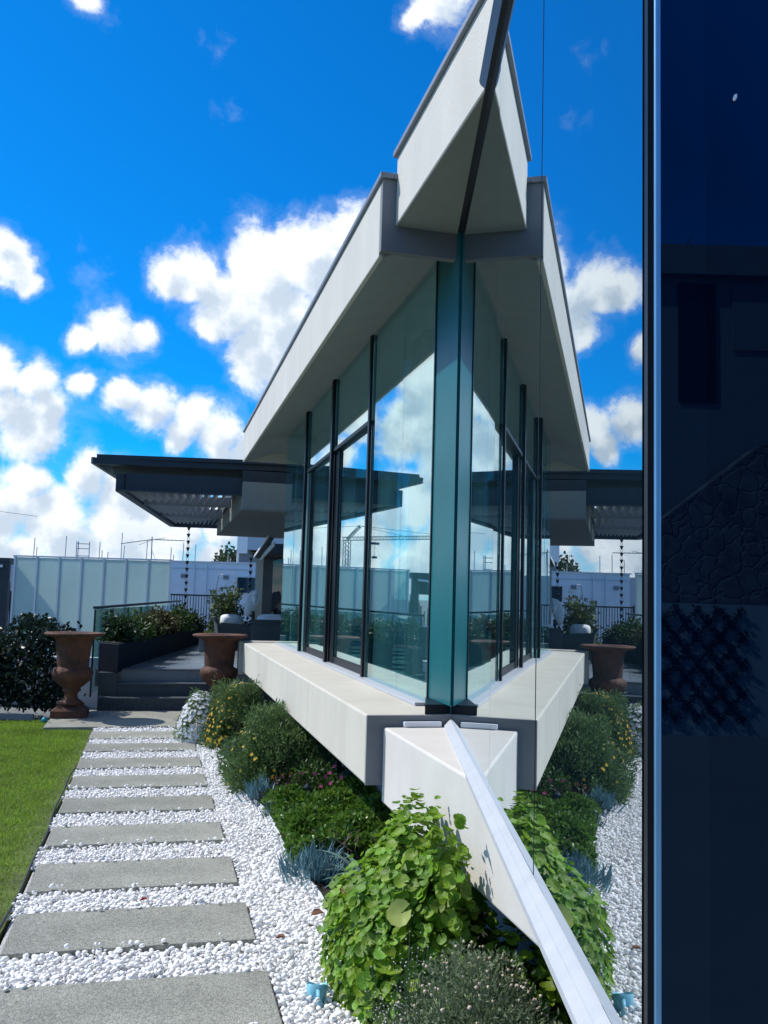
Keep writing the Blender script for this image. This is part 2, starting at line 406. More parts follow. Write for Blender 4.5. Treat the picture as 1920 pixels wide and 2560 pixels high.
def place(T, P, D, size, roll=None, up=None):
    """template copies at P; template x axis along D, normal as near as possible to up (default: random)"""
    V, Fc = T; n = len(P)
    D = D/np.maximum(np.linalg.norm(D, axis=1, keepdims=True), 1e-9)
    A = rng.normal(size=(n, 3)) if up is None else up+rng.normal(size=(n, 3))*0.35
    Nn = A-D*np.sum(A*D, 1, keepdims=True); Nn /= np.maximum(np.linalg.norm(Nn, axis=1, keepdims=True), 1e-9)
    B = np.cross(Nn, D)
    S = np.asarray(size).reshape(-1, 1, 1)*np.ones((n, 1, 1))
    W = (V[None, :, 0:1]*D[:, None, :]+V[None, :, 1:2]*B[:, None, :]+V[None, :, 2:3]*Nn[:, None, :])*S+P[:, None, :]
    Fa = (Fc[None]+(np.arange(n)*len(V))[:, None, None]).reshape(-1, Fc.shape[1])
    return W.reshape(-1, 3), Fa
def leaves(name, T, P, D, size, m, parent=None, smooth=True, up=None):
    V, Fa = place(T, P, D, size, up=up)
    return link(name, np_mesh(name, V, Fa, smooth), m, parent)
def mound(n, c, rad, lump=0.12, shell=0.55, zmin=0.0, k=3.1):
    """points on and just inside a lumpy dome; returns positions and outward directions"""
    d = rng.normal(size=(n, 3)); d[:, 2] = np.abs(d[:, 2])*1.15-0.12; d /= np.linalg.norm(d, axis=1, keepdims=True)
    ph = rng.uniform(0, 6.28, 6)
    l = 1+lump*(np.sin(d[:, 0]*k*2+ph[0])*np.sin(d[:, 1]*k*2+ph[1])+np.sin(d[:, 2]*k*2.3+ph[2]+d[:, 0]*k)*0.8)+rng.normal(size=n)*lump*0.35
    q = 1-shell*rng.random(n)**2.2
    P = d*(l*q)[:, None]*np.array(rad)+np.array(c)
    P[:, 2] = np.maximum(P[:, 2], c[2]+zmin)
    o = d/np.array(rad); o /= np.linalg.norm(o, axis=1, keepdims=True)
    return P, o
def leaf_mat(name, c, island=0.35, trans=0.3, rough=0.5, **k): return mat(name, c, rough, island=island, trans=trans, spec=0.35, **k)
# ------------------------------------------------------------------ setting
def sheet(name, poly, z0, z1, m, label=None, kind='structure'):
    o = MB().prism(poly, z0, z1).build(name, m); return tag(o, label, None, None, kind)
S = 2500
sheet('ground', [(-S, -S), (S, -S), (S, S), (-S, S)], -0.4, -0.10, ground_m, 'grey ground reaching to the horizon')
sheet('lawn', [w2(-5, -9), w2(-5, -1.76), w2(6.22, -1.765), w2(6.23, -2.31), w2(6.9, -2.31), w2(6.75, -9)], -0.09, -0.004, turf_m, 'short green lawn beside the path')
sheet('pebble_bed', [w2(-5, -1.745), w2(-5, 0.4), w2(7.7, 0.4), w2(7.7, -1.745)], -0.09, -0.012, pebble_bed_m, 'gravel bed under the white pebbles')
BED = [w2(7.6, -0.5), (-1.957, 10.208), (-1.661, 9.312), (-1.402, 8.423), (-1.206, 7.575), (-1.0, 7.153), (-0.888, 6.905), (-0.759, 6.488), (-0.609, 5.882), (-0.549, 5.546), (-0.449, 5.359), (-0.31, 4.949), (-0.23, 4.63), (-0.19, 4.395), (-0.155, 4.028), (-0.08, 3.75), (0.03, 3.50), (0.13, 3.25), (0.22, 2.9), (0.30, 2.3), (0.33, 1.2)]
sheet('garden_bed', BED+[(1.6, 1.2), (1.6, 5.0), w2(7.6, 1.2)], -0.085, 0.012, soil_m, 'dark soil of the planting bed under the ledge')
# steel edging of the bed
mb = MB()
for a, b in zip(BED[:-1], BED[1:]):
    d = (Vector(b)-Vector(a)).normalized(); n = Vector((d.y, -d.x))*0.004
    mb.prism([tuple(Vector(a)-n), tuple(Vector(b)-n), tuple(Vector(b)+n), tuple(Vector(a)+n)], -0.02, 0.035)
tag(mb.build('bed_edging', white_m), 'thin pale metal edging strip curving between the pebbles and the planting bed', 'edging')
DK = [w2(8.22, -1.9), w2(8.22, 3.0), w2(22, 3.0), w2(22, 0.9), w2(17.5, -0.6)]
sheet('terrace', DK, 0.3, 0.535, deck_m, 'grey tiled terrace floor above the steps')
mj = MB()
for k in range(1, 16):
    mj.ubox(8.22+0.6*k-0.003, 8.22+0.6*k+0.003, -1.55+0.085*0.6*k*1.6, 1.2, 0.53, 0.5365)
for v in (-1.2, -0.6, 0.0, 0.6): mj.ubox(8.25, 17, v-0.003, v+0.003, 0.53, 0.5362)
tag(mj.build('terrace_joints', tile_m), None, None, None, 'structure')

# ------------------------------------------------------------------ the glass pavilion
B = thing('glass_pavilion', 'modern pale rendered pavilion with a tall glazed facade and overhanging flat roof', 'building', (0.4, 4.5, 0))
vs0 = vx(0)
# sill block, its grey end, the wedge under the glass wall
MB().ubox(0.022, 7.33, 0, 0.9, 0.598, 0.969).build('ledge', render_white, B, bevel=0.012)
MB().ubox(1.95, 1.954, -0.0012, 0.05, 0.62, 0.955).build('ledge_joint', fascia_m, B)
MB().ubox(7.333, 7.52, -0.045, 1.3, 0.55, 0.985).build('ledge_end', render_white, B, bevel=0.012)
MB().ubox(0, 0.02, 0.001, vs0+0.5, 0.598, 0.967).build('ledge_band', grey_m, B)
MB().prism([w2(-0.002, 0.092), w2(-0.002, 1.2), w2(-3.2, 1.2), w2(-3.2, 0.092)], 0.51, 0.906).build('base_block', render_pale, B, bevel=0.010)
MB().ubox(-2.6, 7.2, 0.50, 1.1, -0.05, 0.6).build('foundation', grey_m, B)
lt = MB()
lt.extr([(0, 0, 0), (0, 0, 0.028), (0.008, -0.03, 0.028), (0.008, -0.03, 0)], w3(-0.003, 0.20, 0.908), w3(-0.003, 0.415, 0.908))
lt.build('strip_light', white_lamp, B, bevel=0.004)
# glazing track
MB().ubox(0.405, 7.02, 0.385, 0.53, 0.97, 0.99).build('glazing_track', alu_m, B, bevel=0.003)
ZS, ZH = 0.985, 3.735
def pane(u0, u1, v, z0, z1, name='window', m=facade_glass):
    return MB().ubox(u0, u1, v, v+0.012, z0, z1).build(name, m, B)
MUL = ((2.085, 0.05), (3.655, 0.075), (5.26, 0.075))
for u, wd in MUL:
    MB().ubox(u-wd/2, u+wd/2, 0.449-wd*0.38, 0.452, 0.99, 3.76).build('mullion', black_frame, B, bevel=0.003)
pane(0.385, 1.12, 0.452, ZS, ZH); pane(1.126, 2.055, 0.455, ZS, ZH)
for u0, u1 in ((2.115, 3.613), (3.698, 5.218)):
    pane(u0, u1, 0.452, 3.03, ZH)
    p = pane(u0+0.05, u1-0.165, 0.482, 1.06, 2.985)
    t = MB().ubox(u0, u1, 0.44, 0.50, 2.992, 3.024).build('transom', black_frame, B)
    sf = MB(); sf.ubox(u1-0.16, u1-0.005, 0.47, 0.505, ZS, 2.988); sf.ubox(u0+0.002, u0+0.045, 0.47, 0.53, ZS, 2.988)
    sf.ubox(u0+0.046, u1-0.162, 0.475, 0.50, ZS+0.006, 1.055); sf.build('sash_frame', black_frame, B)
pane(5.303, 6.12, 0.455, ZS, ZH); pane(6.126, 7.0, 0.452, ZS, ZH)
MB().ubox(7.0, 7.012, 0.47, 3.0, ZS, ZH).build('window', facade_glass, B)
# teal column panel at the corner with its black frames and foot
MB().ubox(-0.06, 0.352, 0.452, 0.475, 1.023, 3.73).build('corner_panel', teal_m, B)
fr = MB(); fr.ubox(0.354, 0.374, 0.445, 0.48, 1.023, 3.73); fr.build('corner_frame', black_frame, B)
MB().ubox(0.376, 0.382, 0.448, 0.47, ZS, 3.72).build('corner_trim', white_m, B)
MB().prism([(0.226, 5.075), (0.246, 5.48), (0.369, 5.48), (0.369, 5.115)], 0.9705, 1.022).build('corner_foot', black_frame, B)
# roof over the facade
MB().ubox(0.051, 8.5, 0, 0.03, 3.556, 4.0).build('fascia', fascia_m, B, bevel=0.006)
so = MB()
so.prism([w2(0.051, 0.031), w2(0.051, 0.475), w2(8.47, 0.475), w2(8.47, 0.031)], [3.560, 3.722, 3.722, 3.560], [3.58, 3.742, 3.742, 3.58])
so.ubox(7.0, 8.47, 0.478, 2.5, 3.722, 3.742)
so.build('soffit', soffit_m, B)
MB().ubox(8.472, 8.498, 0.031, 2.5, 3.57, 4.0).build('fascia', fascia_m, B)
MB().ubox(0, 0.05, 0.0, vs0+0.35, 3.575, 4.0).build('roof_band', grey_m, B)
MB().prism([w2(0.06, 0.032), w2(8.46, 0.032), w2(8.46, 2.5), w2(7.0, 5), (4.0, 1.4), (0.42, 1.4), (0.42, 4.9), w2(0.06, 0.6)], 3.80, 3.99).build('roof_slab', grey_m, B)
cp = MB(); cp.ubox(-0.02, 8.52, -0.018, 0.06, 4.001, 4.035); cp.ubox(-0.02, 0.06, 0.061, vs0+0.3, 4.001, 4.035); cp.build('coping', coping_m, B, bevel=0.004)
# wedge parapet in front of it
tip = -1.56
MB().prism([w2(-0.002, 0.082), w2(-0.002, vs0+0.05), w2(tip-0.1, 0.082+0.05), w2(tip, 0.082)], 3.732, 4.143).build('parapet', fascia_m, B, bevel=0.004)
MB().prism([w2(-0.004, 0.086), w2(-0.004, vs0+0.02), w2(tip-0.05, 0.11), w2(tip, 0.086)], 3.7265, 3.7305).build('parapet_soffit', soffit_m, B)  # thin grey sheet, puts the shade under the parapet into colour
MB().prism([w2(0.02, 0.060), w2(0.02, vs0), w2(tip-0.15, 0.16), w2(tip-0.15, 0.060)], 4.144, 4.178).build('coping', coping_m, B, bevel=0.004)
# reflective glass wall
Z0, Z1 = 0.948, 3.712
def wall_pane(y0, y1, rot):
    c = ((y0+y1)/2); h = (y1-y0)/2-0.003; a = R(rot); d = Vector((math.sin(a), math.cos(a))); n = Vector((d.y, -d.x))*0.012
    p = Vector((CX, c))
    poly = [p-d*h, p-d*h+n, p+d*h+n, p+d*h]
    return MB().prism([tuple(q) for q in poly], Z0, Z1).build('wall_pane', mirror_glass, B)
wall_pane(1.312, 2.24, 0.0); wall_pane(2.24, 3.19, -0.14); wall_pane(3.19, 5.055, 0.05)
for y in (2.24, 3.19): MB().box(CX-0.0008, CX+0.012, y-0.0022, y+0.0022, Z0+0.001, Z1-0.001).build('pane_joint', black_frame, B)
Y0, Y1 = 1.30, 5.06
MB().extr([(-0.038, 0, 0.914), (-0.037, 0, 0.895), (0, 0, 0.895), (0, 0, 0.9465), (-0.006, 0, 0.943), (-0.019, 0, 0.9325), (-0.0205, 0, 0.9292)], (CX, Y0, 0), (CX, Y1, 0)).build('sill_rail', alu_m, B)
MB().extr([(-0.0205, 0, 3.725), (0, 0, 3.7125), (0, 0, 3.80), (-0.0205, 0, 3.80)], (CX, Y0, 0), (CX, Y1-0.02, 0)).build('head_rail', black_frame, B)
MB().extr([(-0.041, 0, 3.80), (-0.021, 0, 3.727), (-0.021, 0, 3.802), (-0.035, 0, 3.804)], (CX, Y0, 0), (CX, 3.63, 0)).build('head_flashing', dark_steel, B)
# the corner of the glass wall and the dark pane that faces the path
MB().box(0.3715, 0.3795, 1.292, 1.309, 0.93, 3.75).build('corner_frame', black_frame, B)
MB().box(0.3800, 0.3890, 1.284, 1.300, 0.93, 3.75).build('corner_trim', blue_alu, B, bevel=0.002)
MB().box(0.3895, 0.4600, 1.298, 1.306, 0.93, 3.75).build('dark_pane', glass('dark side glass', None, 0.070, 0.5, (0.30, 0.62, 1.0), 0.15, 0.95, dark=(0.0005, 0.003, 0.0145)), B)
MB().box(0.4602, 3.5, 1.300, 1.308, 0.93, 3.75).build('dark_pane', dark_glass, B)
MB().box(0.39, 3.5, 1.33, 1.5, -0.05, 0.925).build('foundation', grey_m, B)
# interior
floor_m = mat('pale interior floor', (0.68, 0.74, 0.73), 0.5, var=0.05); inner_m = mat('interior wall paint', (0.55, 0.66, 0.66), 0.8, var=0.05)
ft = [w2(7.0, 0.53), w2(0.2, 0.53), (0.42, 4.95), (0.42, 1.35), (4, 1.35), w2(7.0, 4.5)]
MB().prism(ft, 0.90, 0.962).build('floor', floor_m, B)
MB().prism(ft, 3.745, 3.79).build('ceiling', inner_m, B)
iw = MB(); iw.prism([(0.40, 1.4), (0.44, 1.4), (0.44, 4.9), (0.40, 4.9)], 0.96, 3.74)
iw.prism([(0.45, 1.33), (4.0, 1.33), (4.0, 1.36), (0.45, 1.36)], 0.96, 3.74)
iw.build('inner_wall', inner_m, B)
MB().prism([(4.0, 1.35), (4.03, 1.35), w2(7.0, 4.53), w2(7.0, 4.5)], 0.97, 3.74).build('window', facade_glass, B)
# things inside the glass
for k, (u0, u1, v, lab) in enumerate(((0.85, 1.05, 0.68, 'narrow sheer white curtain just behind the glass nearest the teal column'), (1.30, 1.72, 0.70, 'broad sheer white curtain behind the tall pane beside the teal column'), (2.35, 2.75, 0.72, 'sheer white curtain behind the second glazed bay from the teal column'), (3.9, 4.25, 0.72, 'sheer white curtain behind the third glazed bay from the teal column'), (5.6, 6.0, 0.70, 'sheer white curtain behind the farthest glazed bay of the facade'), (6.4, 6.75, 0.70, 'last sheer white curtain at the far glass corner of the facade'))):
    def fn(a, b): return w3(u0+(u1-u0)*a, v+0.035*math.sin(a*(u1-u0)*62+k)+0.01*math.sin(a*19), 0.975+2.6*b)
    tag(MB().grid(fn, 60, 4).build('sheer_curtain', curtain_m, smooth=True, loc=w3(u0, v, 0.97)), lab, 'curtain', 'curtains inside the glass facade')
# ------------------------------------------------------------------ pavers, slab, steps
PAV = [(5.885, 5.39), (5.06, 4.60), (4.195, 3.72), (3.36, 2.88), (2.51, 2.05), (1.655, 1.19), (0.812, 0.308), (-0.02, -0.53), (-0.88, -1.40), (-1.75, -2.27)]
names = ['farthest', 'second farthest', 'third farthest', 'fourth farthest', 'fifth farthest', 'fifth nearest', 'fourth nearest', 'third nearest', 'second nearest', 'nearest']
for i, (ua, ub) in enumerate(PAV):
    v0 = -1.765+0.0075*i-random.uniform(0, .006); v1 = -0.680+0.009*i
    c = w3((ua+ub)/2, -1.2, 0)
    o = MB().ubox(ub, ua, v0, v1, -0.03, 0.031).build('stepping_paver', paver_m, bevel=0.005, loc=c)
    extra = {0: 'beside the wide slab', 7: 'just past a red leaf', 9: 'at the bottom edge of the photo', 8: 'level with the toy scoop'}.get(i, 'of the ten')
    tag(o, f'grey aggregate paver in white pebbles, {names[i]}, {extra}' if i != 9 else 'grey aggregate paver nearest the viewer, below the picture edge', 'paver', 'stepping pavers across the pebble path')
tag(MB().prism([w2(6.235, -2.32), w2(6.285, -0.695), w2(7.15, -0.692), w2(7.15, 0.3), w2(7.72, 0.3), w2(7.72, -1.84), w2(7.3, -2.32)], -0.03, 0.031).build('landing_slab', paver_m, bevel=0.006, loc=w3(6.9, -1.5, 0)), 'wide grey aggregate slab at the foot of the dark steps carrying the left urn', 'slab')
st = thing('entrance_steps', 'dark tiled steps with a rough granite bottom step leading up to the terrace', 'steps', w3(8, -0.7, 0))
MB().ubox(7.72, 8.0, -1.82, 0.2, -0.02, 0.195).build('granite_step', granite_m, st, bevel=0.006)
MB().ubox(8.002, 8.226, -1.59, 0.2, -0.02, 0.347).build('riser', tile_m, st); MB().ubox(7.985, 8.226, -1.59, 0.2, 0.348, 0.364).build('tread', mat('step nosing', (0.10, 0.12, 0.135), 0.45, var=0.1), st, bevel=0.003)
MB().ubox(8.228, 8.45, -1.575, 0.6, 0.1, 0.515).build('riser', tile_m, st); MB().ubox(8.21, 8.5, -1.575, 0.6, 0.518, 0.538).build('tread', MATS['step nosing'], st, bevel=0.003)
MB().ubox(8.0, 8.4, -1.84, -1.594, -0.02, 0.503).build('side_pier', tile_m, st, bevel=0.004)
# ------------------------------------------------------------------ urns
UR = [(0.0, 0.165), (0.135, 0.165), (0.17, 0.15), (0.13, 0.19), (0.085, 0.22), (0.075, 0.265), (0.085, 0.295), (0.115, 0.315), (0.115, 0.335), (0.10, 0.345), (0.15, 0.385), (0.21, 0.44), (0.24, 0.50), (0.245, 0.54), (0.23, 0.585), (0.20, 0.605), (0.19, 0.61), (0.193, 0.63), (0.198, 0.72), (0.207, 0.83), (0.225, 0.945), (0.255, 0.975), (0.335, 0.995), (0.362, 1.01), (0.365, 1.028), (0.345, 1.036), (0.25, 1.02), (0.21, 0.98), (0.19, 0.80), (0.0, 0.78)]
def urn(x, y, z, label, ang):
    t = thing('urn', label, 'urn', (x, y, z), 'rusted urns flanking the steps')
    MB().lathe(UR[1:], (x, y, z), 64, 22, (0.36, 0.60)).build('bowl', rust_m, t, smooth=True)
    p = MB(); c, s = math.cos(ang), math.sin(ang)
    def sq(h): return [(x+(a*c-b*s)*h, y+(a*s+b*c)*h) for a, b in ((-1, -1), (1, -1), (1, 1), (-1, 1))]
    p.prism(sq(0.215), z, z+0.085)
    a = [(*q, z+0.086) for q in sq(0.205)]+[(*q, z+0.155) for q in sq(0.115)]
    p.add(a, [(3, 2, 1, 0), (4, 5, 6, 7)]+[(i, (i+1) % 4, 4+(i+1) % 4, 4+i) for i in range(4)])
    p.build('plinth', rust_m, t, bevel=0.006)
    return t
urn(-3.915, 11.40, 0.031, 'rusty brown cast iron urn on the wide slab in front of the dark hedge', 0.25)
urn(-2.21, 12.1, 0.031, 'rusty brown cast iron urn between the steps and the pavilion ledge, behind the daisies', 0.25)
ad = mat('flaking white paint', (0.42, 0.36, 0.33), 0.9)
# ------------------------------------------------------------------ planter with shrubs
pl = [(-3.943, 12.483), (-3.604, 12.267), (-4.02, 20.0), (-4.30, 20.05)]
o = MB(); ins = [(-3.90, 12.56), (-3.66, 12.40), (-4.05, 19.9), (-4.26, 19.95)]
o.prism(pl, [0.505, 0.505, 0.54, 0.54], 0.885)
P_ = o.build('planter_box', planter_m, bevel=0.006, loc=(-3.8, 15, 0.5)); tag(P_, 'long black tiled planter box running back along the terrace edge', 'planter')
def gravel_of(): return None
soil = MB().prism(ins, 0.886, 0.895).build('planter_soil', soil_m, P_)
g_dark = leaf_mat('dark green leaf', (0.028, 0.060, 0.022)); g_mid = leaf_mat('mid green leaf', (0.05, 0.105, 0.022)); g_bronze = leaf_mat('bronze green leaf', (0.085, 0.075, 0.028))
shrubs = [(12.95, 0.30, 0.42, g_dark, 'dark clipped shrub at the near end of the long black planter'), (13.75, 0.32, 0.36, g_mid, 'second shrub along the black planter, small and mid green'), (14.75, 0.34, 0.36, leaf_mat('olive leaf', (0.085, 0.10, 0.03)), 'olive toned loose shrub in the middle of the black planter'), (15.9, 0.36, 0.42, g_bronze, 'bronze tinted shrub past the middle of the black planter'), (17.2, 0.40, 0.44, g_mid, 'leafy green shrub towards the far end of the black planter'), (18.6, 0.42, 0.46, g_dark, 'dark shrub at the far end of the black planter')]
for y, r, h, m, lab in shrubs:
    k = (y-12.4)/7.6; x = -3.78+k*(-0.38)
    t = thing('planter_shrub', lab, 'shrub', (x, y, 0.89), 'shrubs in the black planter')
    P, D = mound(1100, (x, y, 0.90), (r*0.75, r*0.95, h*0.8), 0.25, 0.7, 0.02)
    leaves('foliage', T_oval(1, 0.5), P, D+rng.normal(size=P.shape)*0.7, rng.uniform(0.045, 0.085, len(P)), m, t)
    st_ = MB()
    for j in range(5): st_.tube([(x+random.uniform(-.08, .08), y+random.uniform(-.1, .1), 0.89), (x+random.uniform(-.2, .2), y+random.uniform(-.25, .25), 0.89+h*0.7)], 0.006, 5)
    st_.build('stem', bark_m, t)
# ------------------------------------------------------------------ balustrade beside the planter
bt = thing('glass_balustrade', 'clear glass balustrade with a slim dark handrail behind the long planter', 'balustrade', (-4.4, 14, 0.3))
A = Vector((-4.16, 12.9, 0)); E_ = Vector((-4.72, 20.6, 0))
nb = 7
for i in range(nb):
    a = A.lerp(E_, i/nb); b = A.lerp(E_, (i+1)/nb); d = (b-a).normalized()*0.012; n = Vector((0.006, 0, 0))
    MB().prism([tuple((a+d-n)[:2]), tuple((a+d+n)[:2]), tuple((b-d+n)[:2]), tuple((b-d-n)[:2])], 0.15, 1.335).build('glass_pane', clear_glass, bt)
    MB().prism([tuple((a-n*2)[:2]), tuple((a+n*2)[:2]), tuple((a+n*2+d)[:2]), tuple((a-n*2+d)[:2])], 0.1, 1.335).build('post', dark_steel, bt)
n = Vector((0.035, 0, 0))
MB().prism([tuple((A-n)[:2]), tuple((A+n)[:2]), tuple((E_+n)[:2]), tuple((E_-n)[:2])], [1.338, 1.338, 1.40, 1.40], [1.375, 1.375, 1.437, 1.437]).build('handrail', dark_steel, bt, bevel=0.004)
# ------------------------------------------------------------------ frosted screen, dark pavilion at the left
fs = thing('frosted_screen', 'tall frosted white glass screen wall with thin vertical ribs behind the terrace', 'screen', (-7.2, 22, -0.05))
xs = [-9.12+i*(9.12-5.31)/7 for i in range(8)]
for i in range(7): MB().box(xs[i]+0.02, xs[i+1]-0.02, 22.0, 22.012, -0.05, 2.36).build('frosted_pane', frost_m, fs)
for i in range(8): MB().box(xs[i]-0.022, xs[i]+0.022, 21.96, 22.03, -0.05, 2.37).build('rib', white_m, fs)
MB().box(-9.16, -5.28, 21.95, 22.04, 2.371, 2.405).build('top_rail', white_m, fs)
dp = thing('dark_garden_pavilion', 'dark blue flat roofed garden structure with an opening at the left edge', 'pavilion', (-11.3, 22, -0.05))
MB().box(-13.5, -9.22, 21.9, 25, 2.24, 2.33).build('roof', dark_steel, dp); MB().box(-13.5, -9.22, 21.92, 22.0, 1.74, 2.239).build('header_panel', dark_steel, dp)
MB().box(-9.42, -9.22, 21.9, 22.05, -0.05, 1.739).build('post', dark_steel, dp); MB().box(-13.5, -13.3, 21.9, 22.05, -0.05, 1.739).build('post', dark_steel, dp)
MB().box(-13.3, -9.42, 21.93, 22.0, -0.05, 0.86).build('lower_panel', dark_steel, dp); MB().box(-13.3, -9.42, 21.9, 22.0, 0.861, 0.90).build('sill', white_m, dp)
MB().extr([(0, 0, 0), (0, 0, 0.06), (0, 0.05, 0.06), (0, 0.05, 0)], (-10.4, 21.84, 2.03), (-9.36, 21.84, 2.10)).build('awning_bar', white_m, dp)
bb = thing('bamboo_clump', 'dense dark bamboo canes seen through the opening of the dark pavilion', 'bamboo', (-10, 24.5, -0.05))
q = MB()
for i in range(70): x = random.uniform(-13, -9.4); y = random.uniform(24, 25); q.tube([(x, y, -0.05), (x+random.uniform(-.1, .1), y, 1.5+random.uniform(-.25, .05))], 0.018, 5)
q.build('canes', g_dark, bb)
# ------------------------------------------------------------------ hedge at the left
hd = thing('hedge', 'dark green leafy hedge behind the lawn, left of the rusty urn', 'hedge', (-5.6, 12.0, 0))
n_ = 20000
X = rng.uniform(-8.6, -4.12, n_); Yh = 11.95+rng.normal(size=n_)*0.24+0.25*(X+4.4)*-0.25
top = 1.06+0.10*np.sin(X*5.1)+0.08*np.sin(X*11.7+1)+0.13*np.exp(-((X+4.55)/0.16)**2)
Zh = top*(1-rng.random(n_)**1.2*0.95)
dens = np.sin(X*7+1)*np.sin(Zh*8)+np.sin(X*17+Zh*13)*0.6; keep = (dens > -1.0)
P = np.stack([X, Yh, Zh], 1)[keep]; D = rng.normal(size=P.shape)+np.array([0, -0.4, 0.5])
leaves('foliage', T_oval(1, 0.58), P, D, rng.uniform(0.05, 0.085, len(P)), leaf_mat('hedge leaf', (0.018, 0.036, 0.022), rough=0.4), hd)
q = MB()
for i in range(70):
    x = random.uniform(-8.5, -4.2); y = 11.95+random.gauss(0, .12)+0.0625*-(x+4.4)
    q.tube([(x, y, 0), (x+random.gauss(0, .08), y, 0.5), (x+random.gauss(0, .15), y+random.gauss(0, .1), 1.0)], [0.012, 0.009, 0.004], 5)
q.build('branches', bark_m, hd)
tag(MB().box(-9, -4.05, 13.3, 13.45, -0.1, 0.62).build('low_wall', house_white, loc=(-6, 13.4, 0)), 'low white wall glimpsed through the hedge behind the left urn', 'wall')
tag(MB().box(-8.5, -4.35, 11.33, 11.37, -0.02, 0.05).build('lawn_kerb', grey_m, loc=(-6, 11.35, 0)), 'low grey kerb along the foot of the hedge', 'kerb')
# ------------------------------------------------------------------ pergola roof
pg = thing('pergola_canopy', 'black steel pergola canopy with grey louvre blades over the terrace', 'pergola', (-3.5, 16, 0.5))
pa, pb, pc, pd = (-4.17, 13.75), (-5.06, 20.95), (-4.0, 21.05), (-2.33, 14.0)
def lp(a, b, t): return (a[0]+(b[0]-a[0])*t, a[1]+(b[1]-a[1])*t)
def beam(a, b, w, z0, z1, name, m, parent):
    d = (Vector(b)-Vector(a)).normalized(); n = Vector((-d.y, d.x))*w/2
    return MB().prism([tuple(Vector(a)-n), tuple(Vector(a)+n), tuple(Vector(b)+n), tuple(Vector(b)-n)], z0, z1).build(name, m, parent)
ta, tb, tc_, td = (-4.62, 13.55), (-5.15, 17.6), (-1.0, 18.2), (-1.0, 13.95)
MB().prism([(-4.55, 13.75), (-4.70, 15.2), (-1.0, 15.6), (-1.0, 14.0)], 3.64, 3.70).build('roof_sheet', dark_steel, pg)
beam((-4.6, 13.78), (-1.2, 14.15), 0.10, 3.55, 3.645, 'gutter', dark_steel, pg)
beam((-4.45, 14.3), (-2.0, 14.55), 0.08, 3.44, 3.60, 'purlin', louvre_m, pg)
beam((-4.5, 15.0), (-2.0, 15.25), 0.08, 3.44, 3.60, 'purlin', louvre_m, pg)
beam((-4.10, 13.85), (-2.30, 14.05), 0.12, 3.16, 3.42, 'front_beam', dark_steel, pg)
beam((-4.19, 13.74), (-2.33, 13.96), 0.14, 3.135, 3.16, 'front_flange', dark_steel, pg)
beam(pa, pb, 0.12, 3.13, 3.40, 'side_beam', dark_steel, pg); beam((-4.62, 13.8), (-5.3, 21), 0.06, 3.56, 3.66, 'side_gutter', louvre_m, pg)
beam(pb, pc, 0.12, 3.13, 3.40, 'rear_beam', dark_steel, pg)
for k in (1, 2): beam(lp(pa, pb, k/3-0.03), lp(pd, pc, k/3-0.03), 0.05, 3.15, 3.33, 'cross_beam', louvre_m, pg)
for r_ in range(3):
    for k in range(12):
        t0, t1 = r_/3+0.01, (r_+1)/3-0.05; s_ = (k+0.8)/12.3
        a = lp(lp(pa, pb, t0), lp(pd, pc, t0), s_); b = lp(lp(pa, pb, t1), lp(pd, pc, t1), s_)
        MB().extr([(-0.05, 0, 3.18), (-0.04, 0, 3.18), (0.085, 0, 3.36), (0.075, 0, 3.36)], (a[0], a[1], 0), (b[0], b[1], 0)).build('louvre', blade_m, pg)
# ------------------------------------------------------------------ the wing beyond the terrace
wg = thing('house_wing', 'grey rendered house wing with a deep roof block above dark doors', 'building', (-2, 19, 0.5))
sof2 = mat('wing soffit', (0.20, 0.20, 0.195), 0.9, var=0.05)
MB().prism([w2(9.12, 0.07), w2(9.12, 2.5), w2(15.6, 2.5), w2(15.6, 0.095)], 2.93, 3.345).build('roof_block', mat('wing fascia', (0.24, 0.26, 0.25), 0.85, var=0.05), wg)
MB().prism([w2(9.12, 0.07), w2(9.12, 2.5), w2(15.6, 2.5), w2(15.6, 0.095)], 2.90, 2.929).build('soffit', sof2, wg)
MB().prism([w2(9.13, 0.06), w2(9.13, 2.5), w2(15.6, 2.5), w2(15.6, 0.09)], 3.346, 3.52).build('upper_band', dark_steel, wg)
MB().ubox(9.3, 16, 2.3, 2.5, 0.5, 2.9).build('side_wall', inner_m, wg)
pale_col = mat('cream column', (0.55, 0.55, 0.50), 0.85)
MB().box(-3.16, -2.985, 21.5, 21.9, 0.5, 2.49).build('column', pale_col, wg)
MB().box(-2.984, -2.76, 21.6, 21.7, 0.5, 2.49).build('wall_panel', grey_m, wg)
MB().box(-3.2, -0.5, 22.6, 22.8, 0.5, 2.9).build('rear_wall', dark_steel, wg)
MB().box(-3.16, -1.2, 20.9, 22.0, 2.492, 2.56).build('door_head', mat('brown timber', (0.06, 0.04, 0.035), 0.6, var=0.3, scale=12), wg)
dr = MB().box(-2.74, -2.42, 21.45, 21.5, 0.56, 2.47).build('glass_door', glass('door glass', None, 0.08, 0.6, (1, 1, 1), 0.2, 0.97, dark=(0.004, 0.007, 0.01)), wg)
MB().box(-2.47, -2.41, 21.36, 21.42, 0.56, 2.47).build('door_edge', mat('pale door edge', (0.72, 0.62, 0.62), 0.5), dr)
MB().tube([(-2.30, 21.2, 0.95), (-2.30, 21.2, 2.2)], 0.022, 8).build('door_handle', white_m, dr)
MB().box(-2.40, -1.6, 21.40, 21.45, 0.56, 2.47).build('glass_door', mat('dark door leaf', (0.02, 0.012, 0.018), 0.3), wg)
for z in (1.35, 1.95): MB().box(-2.74, -2.5, 21.70, 21.76, z, z+0.12).build('shelf', louvre_m, wg)
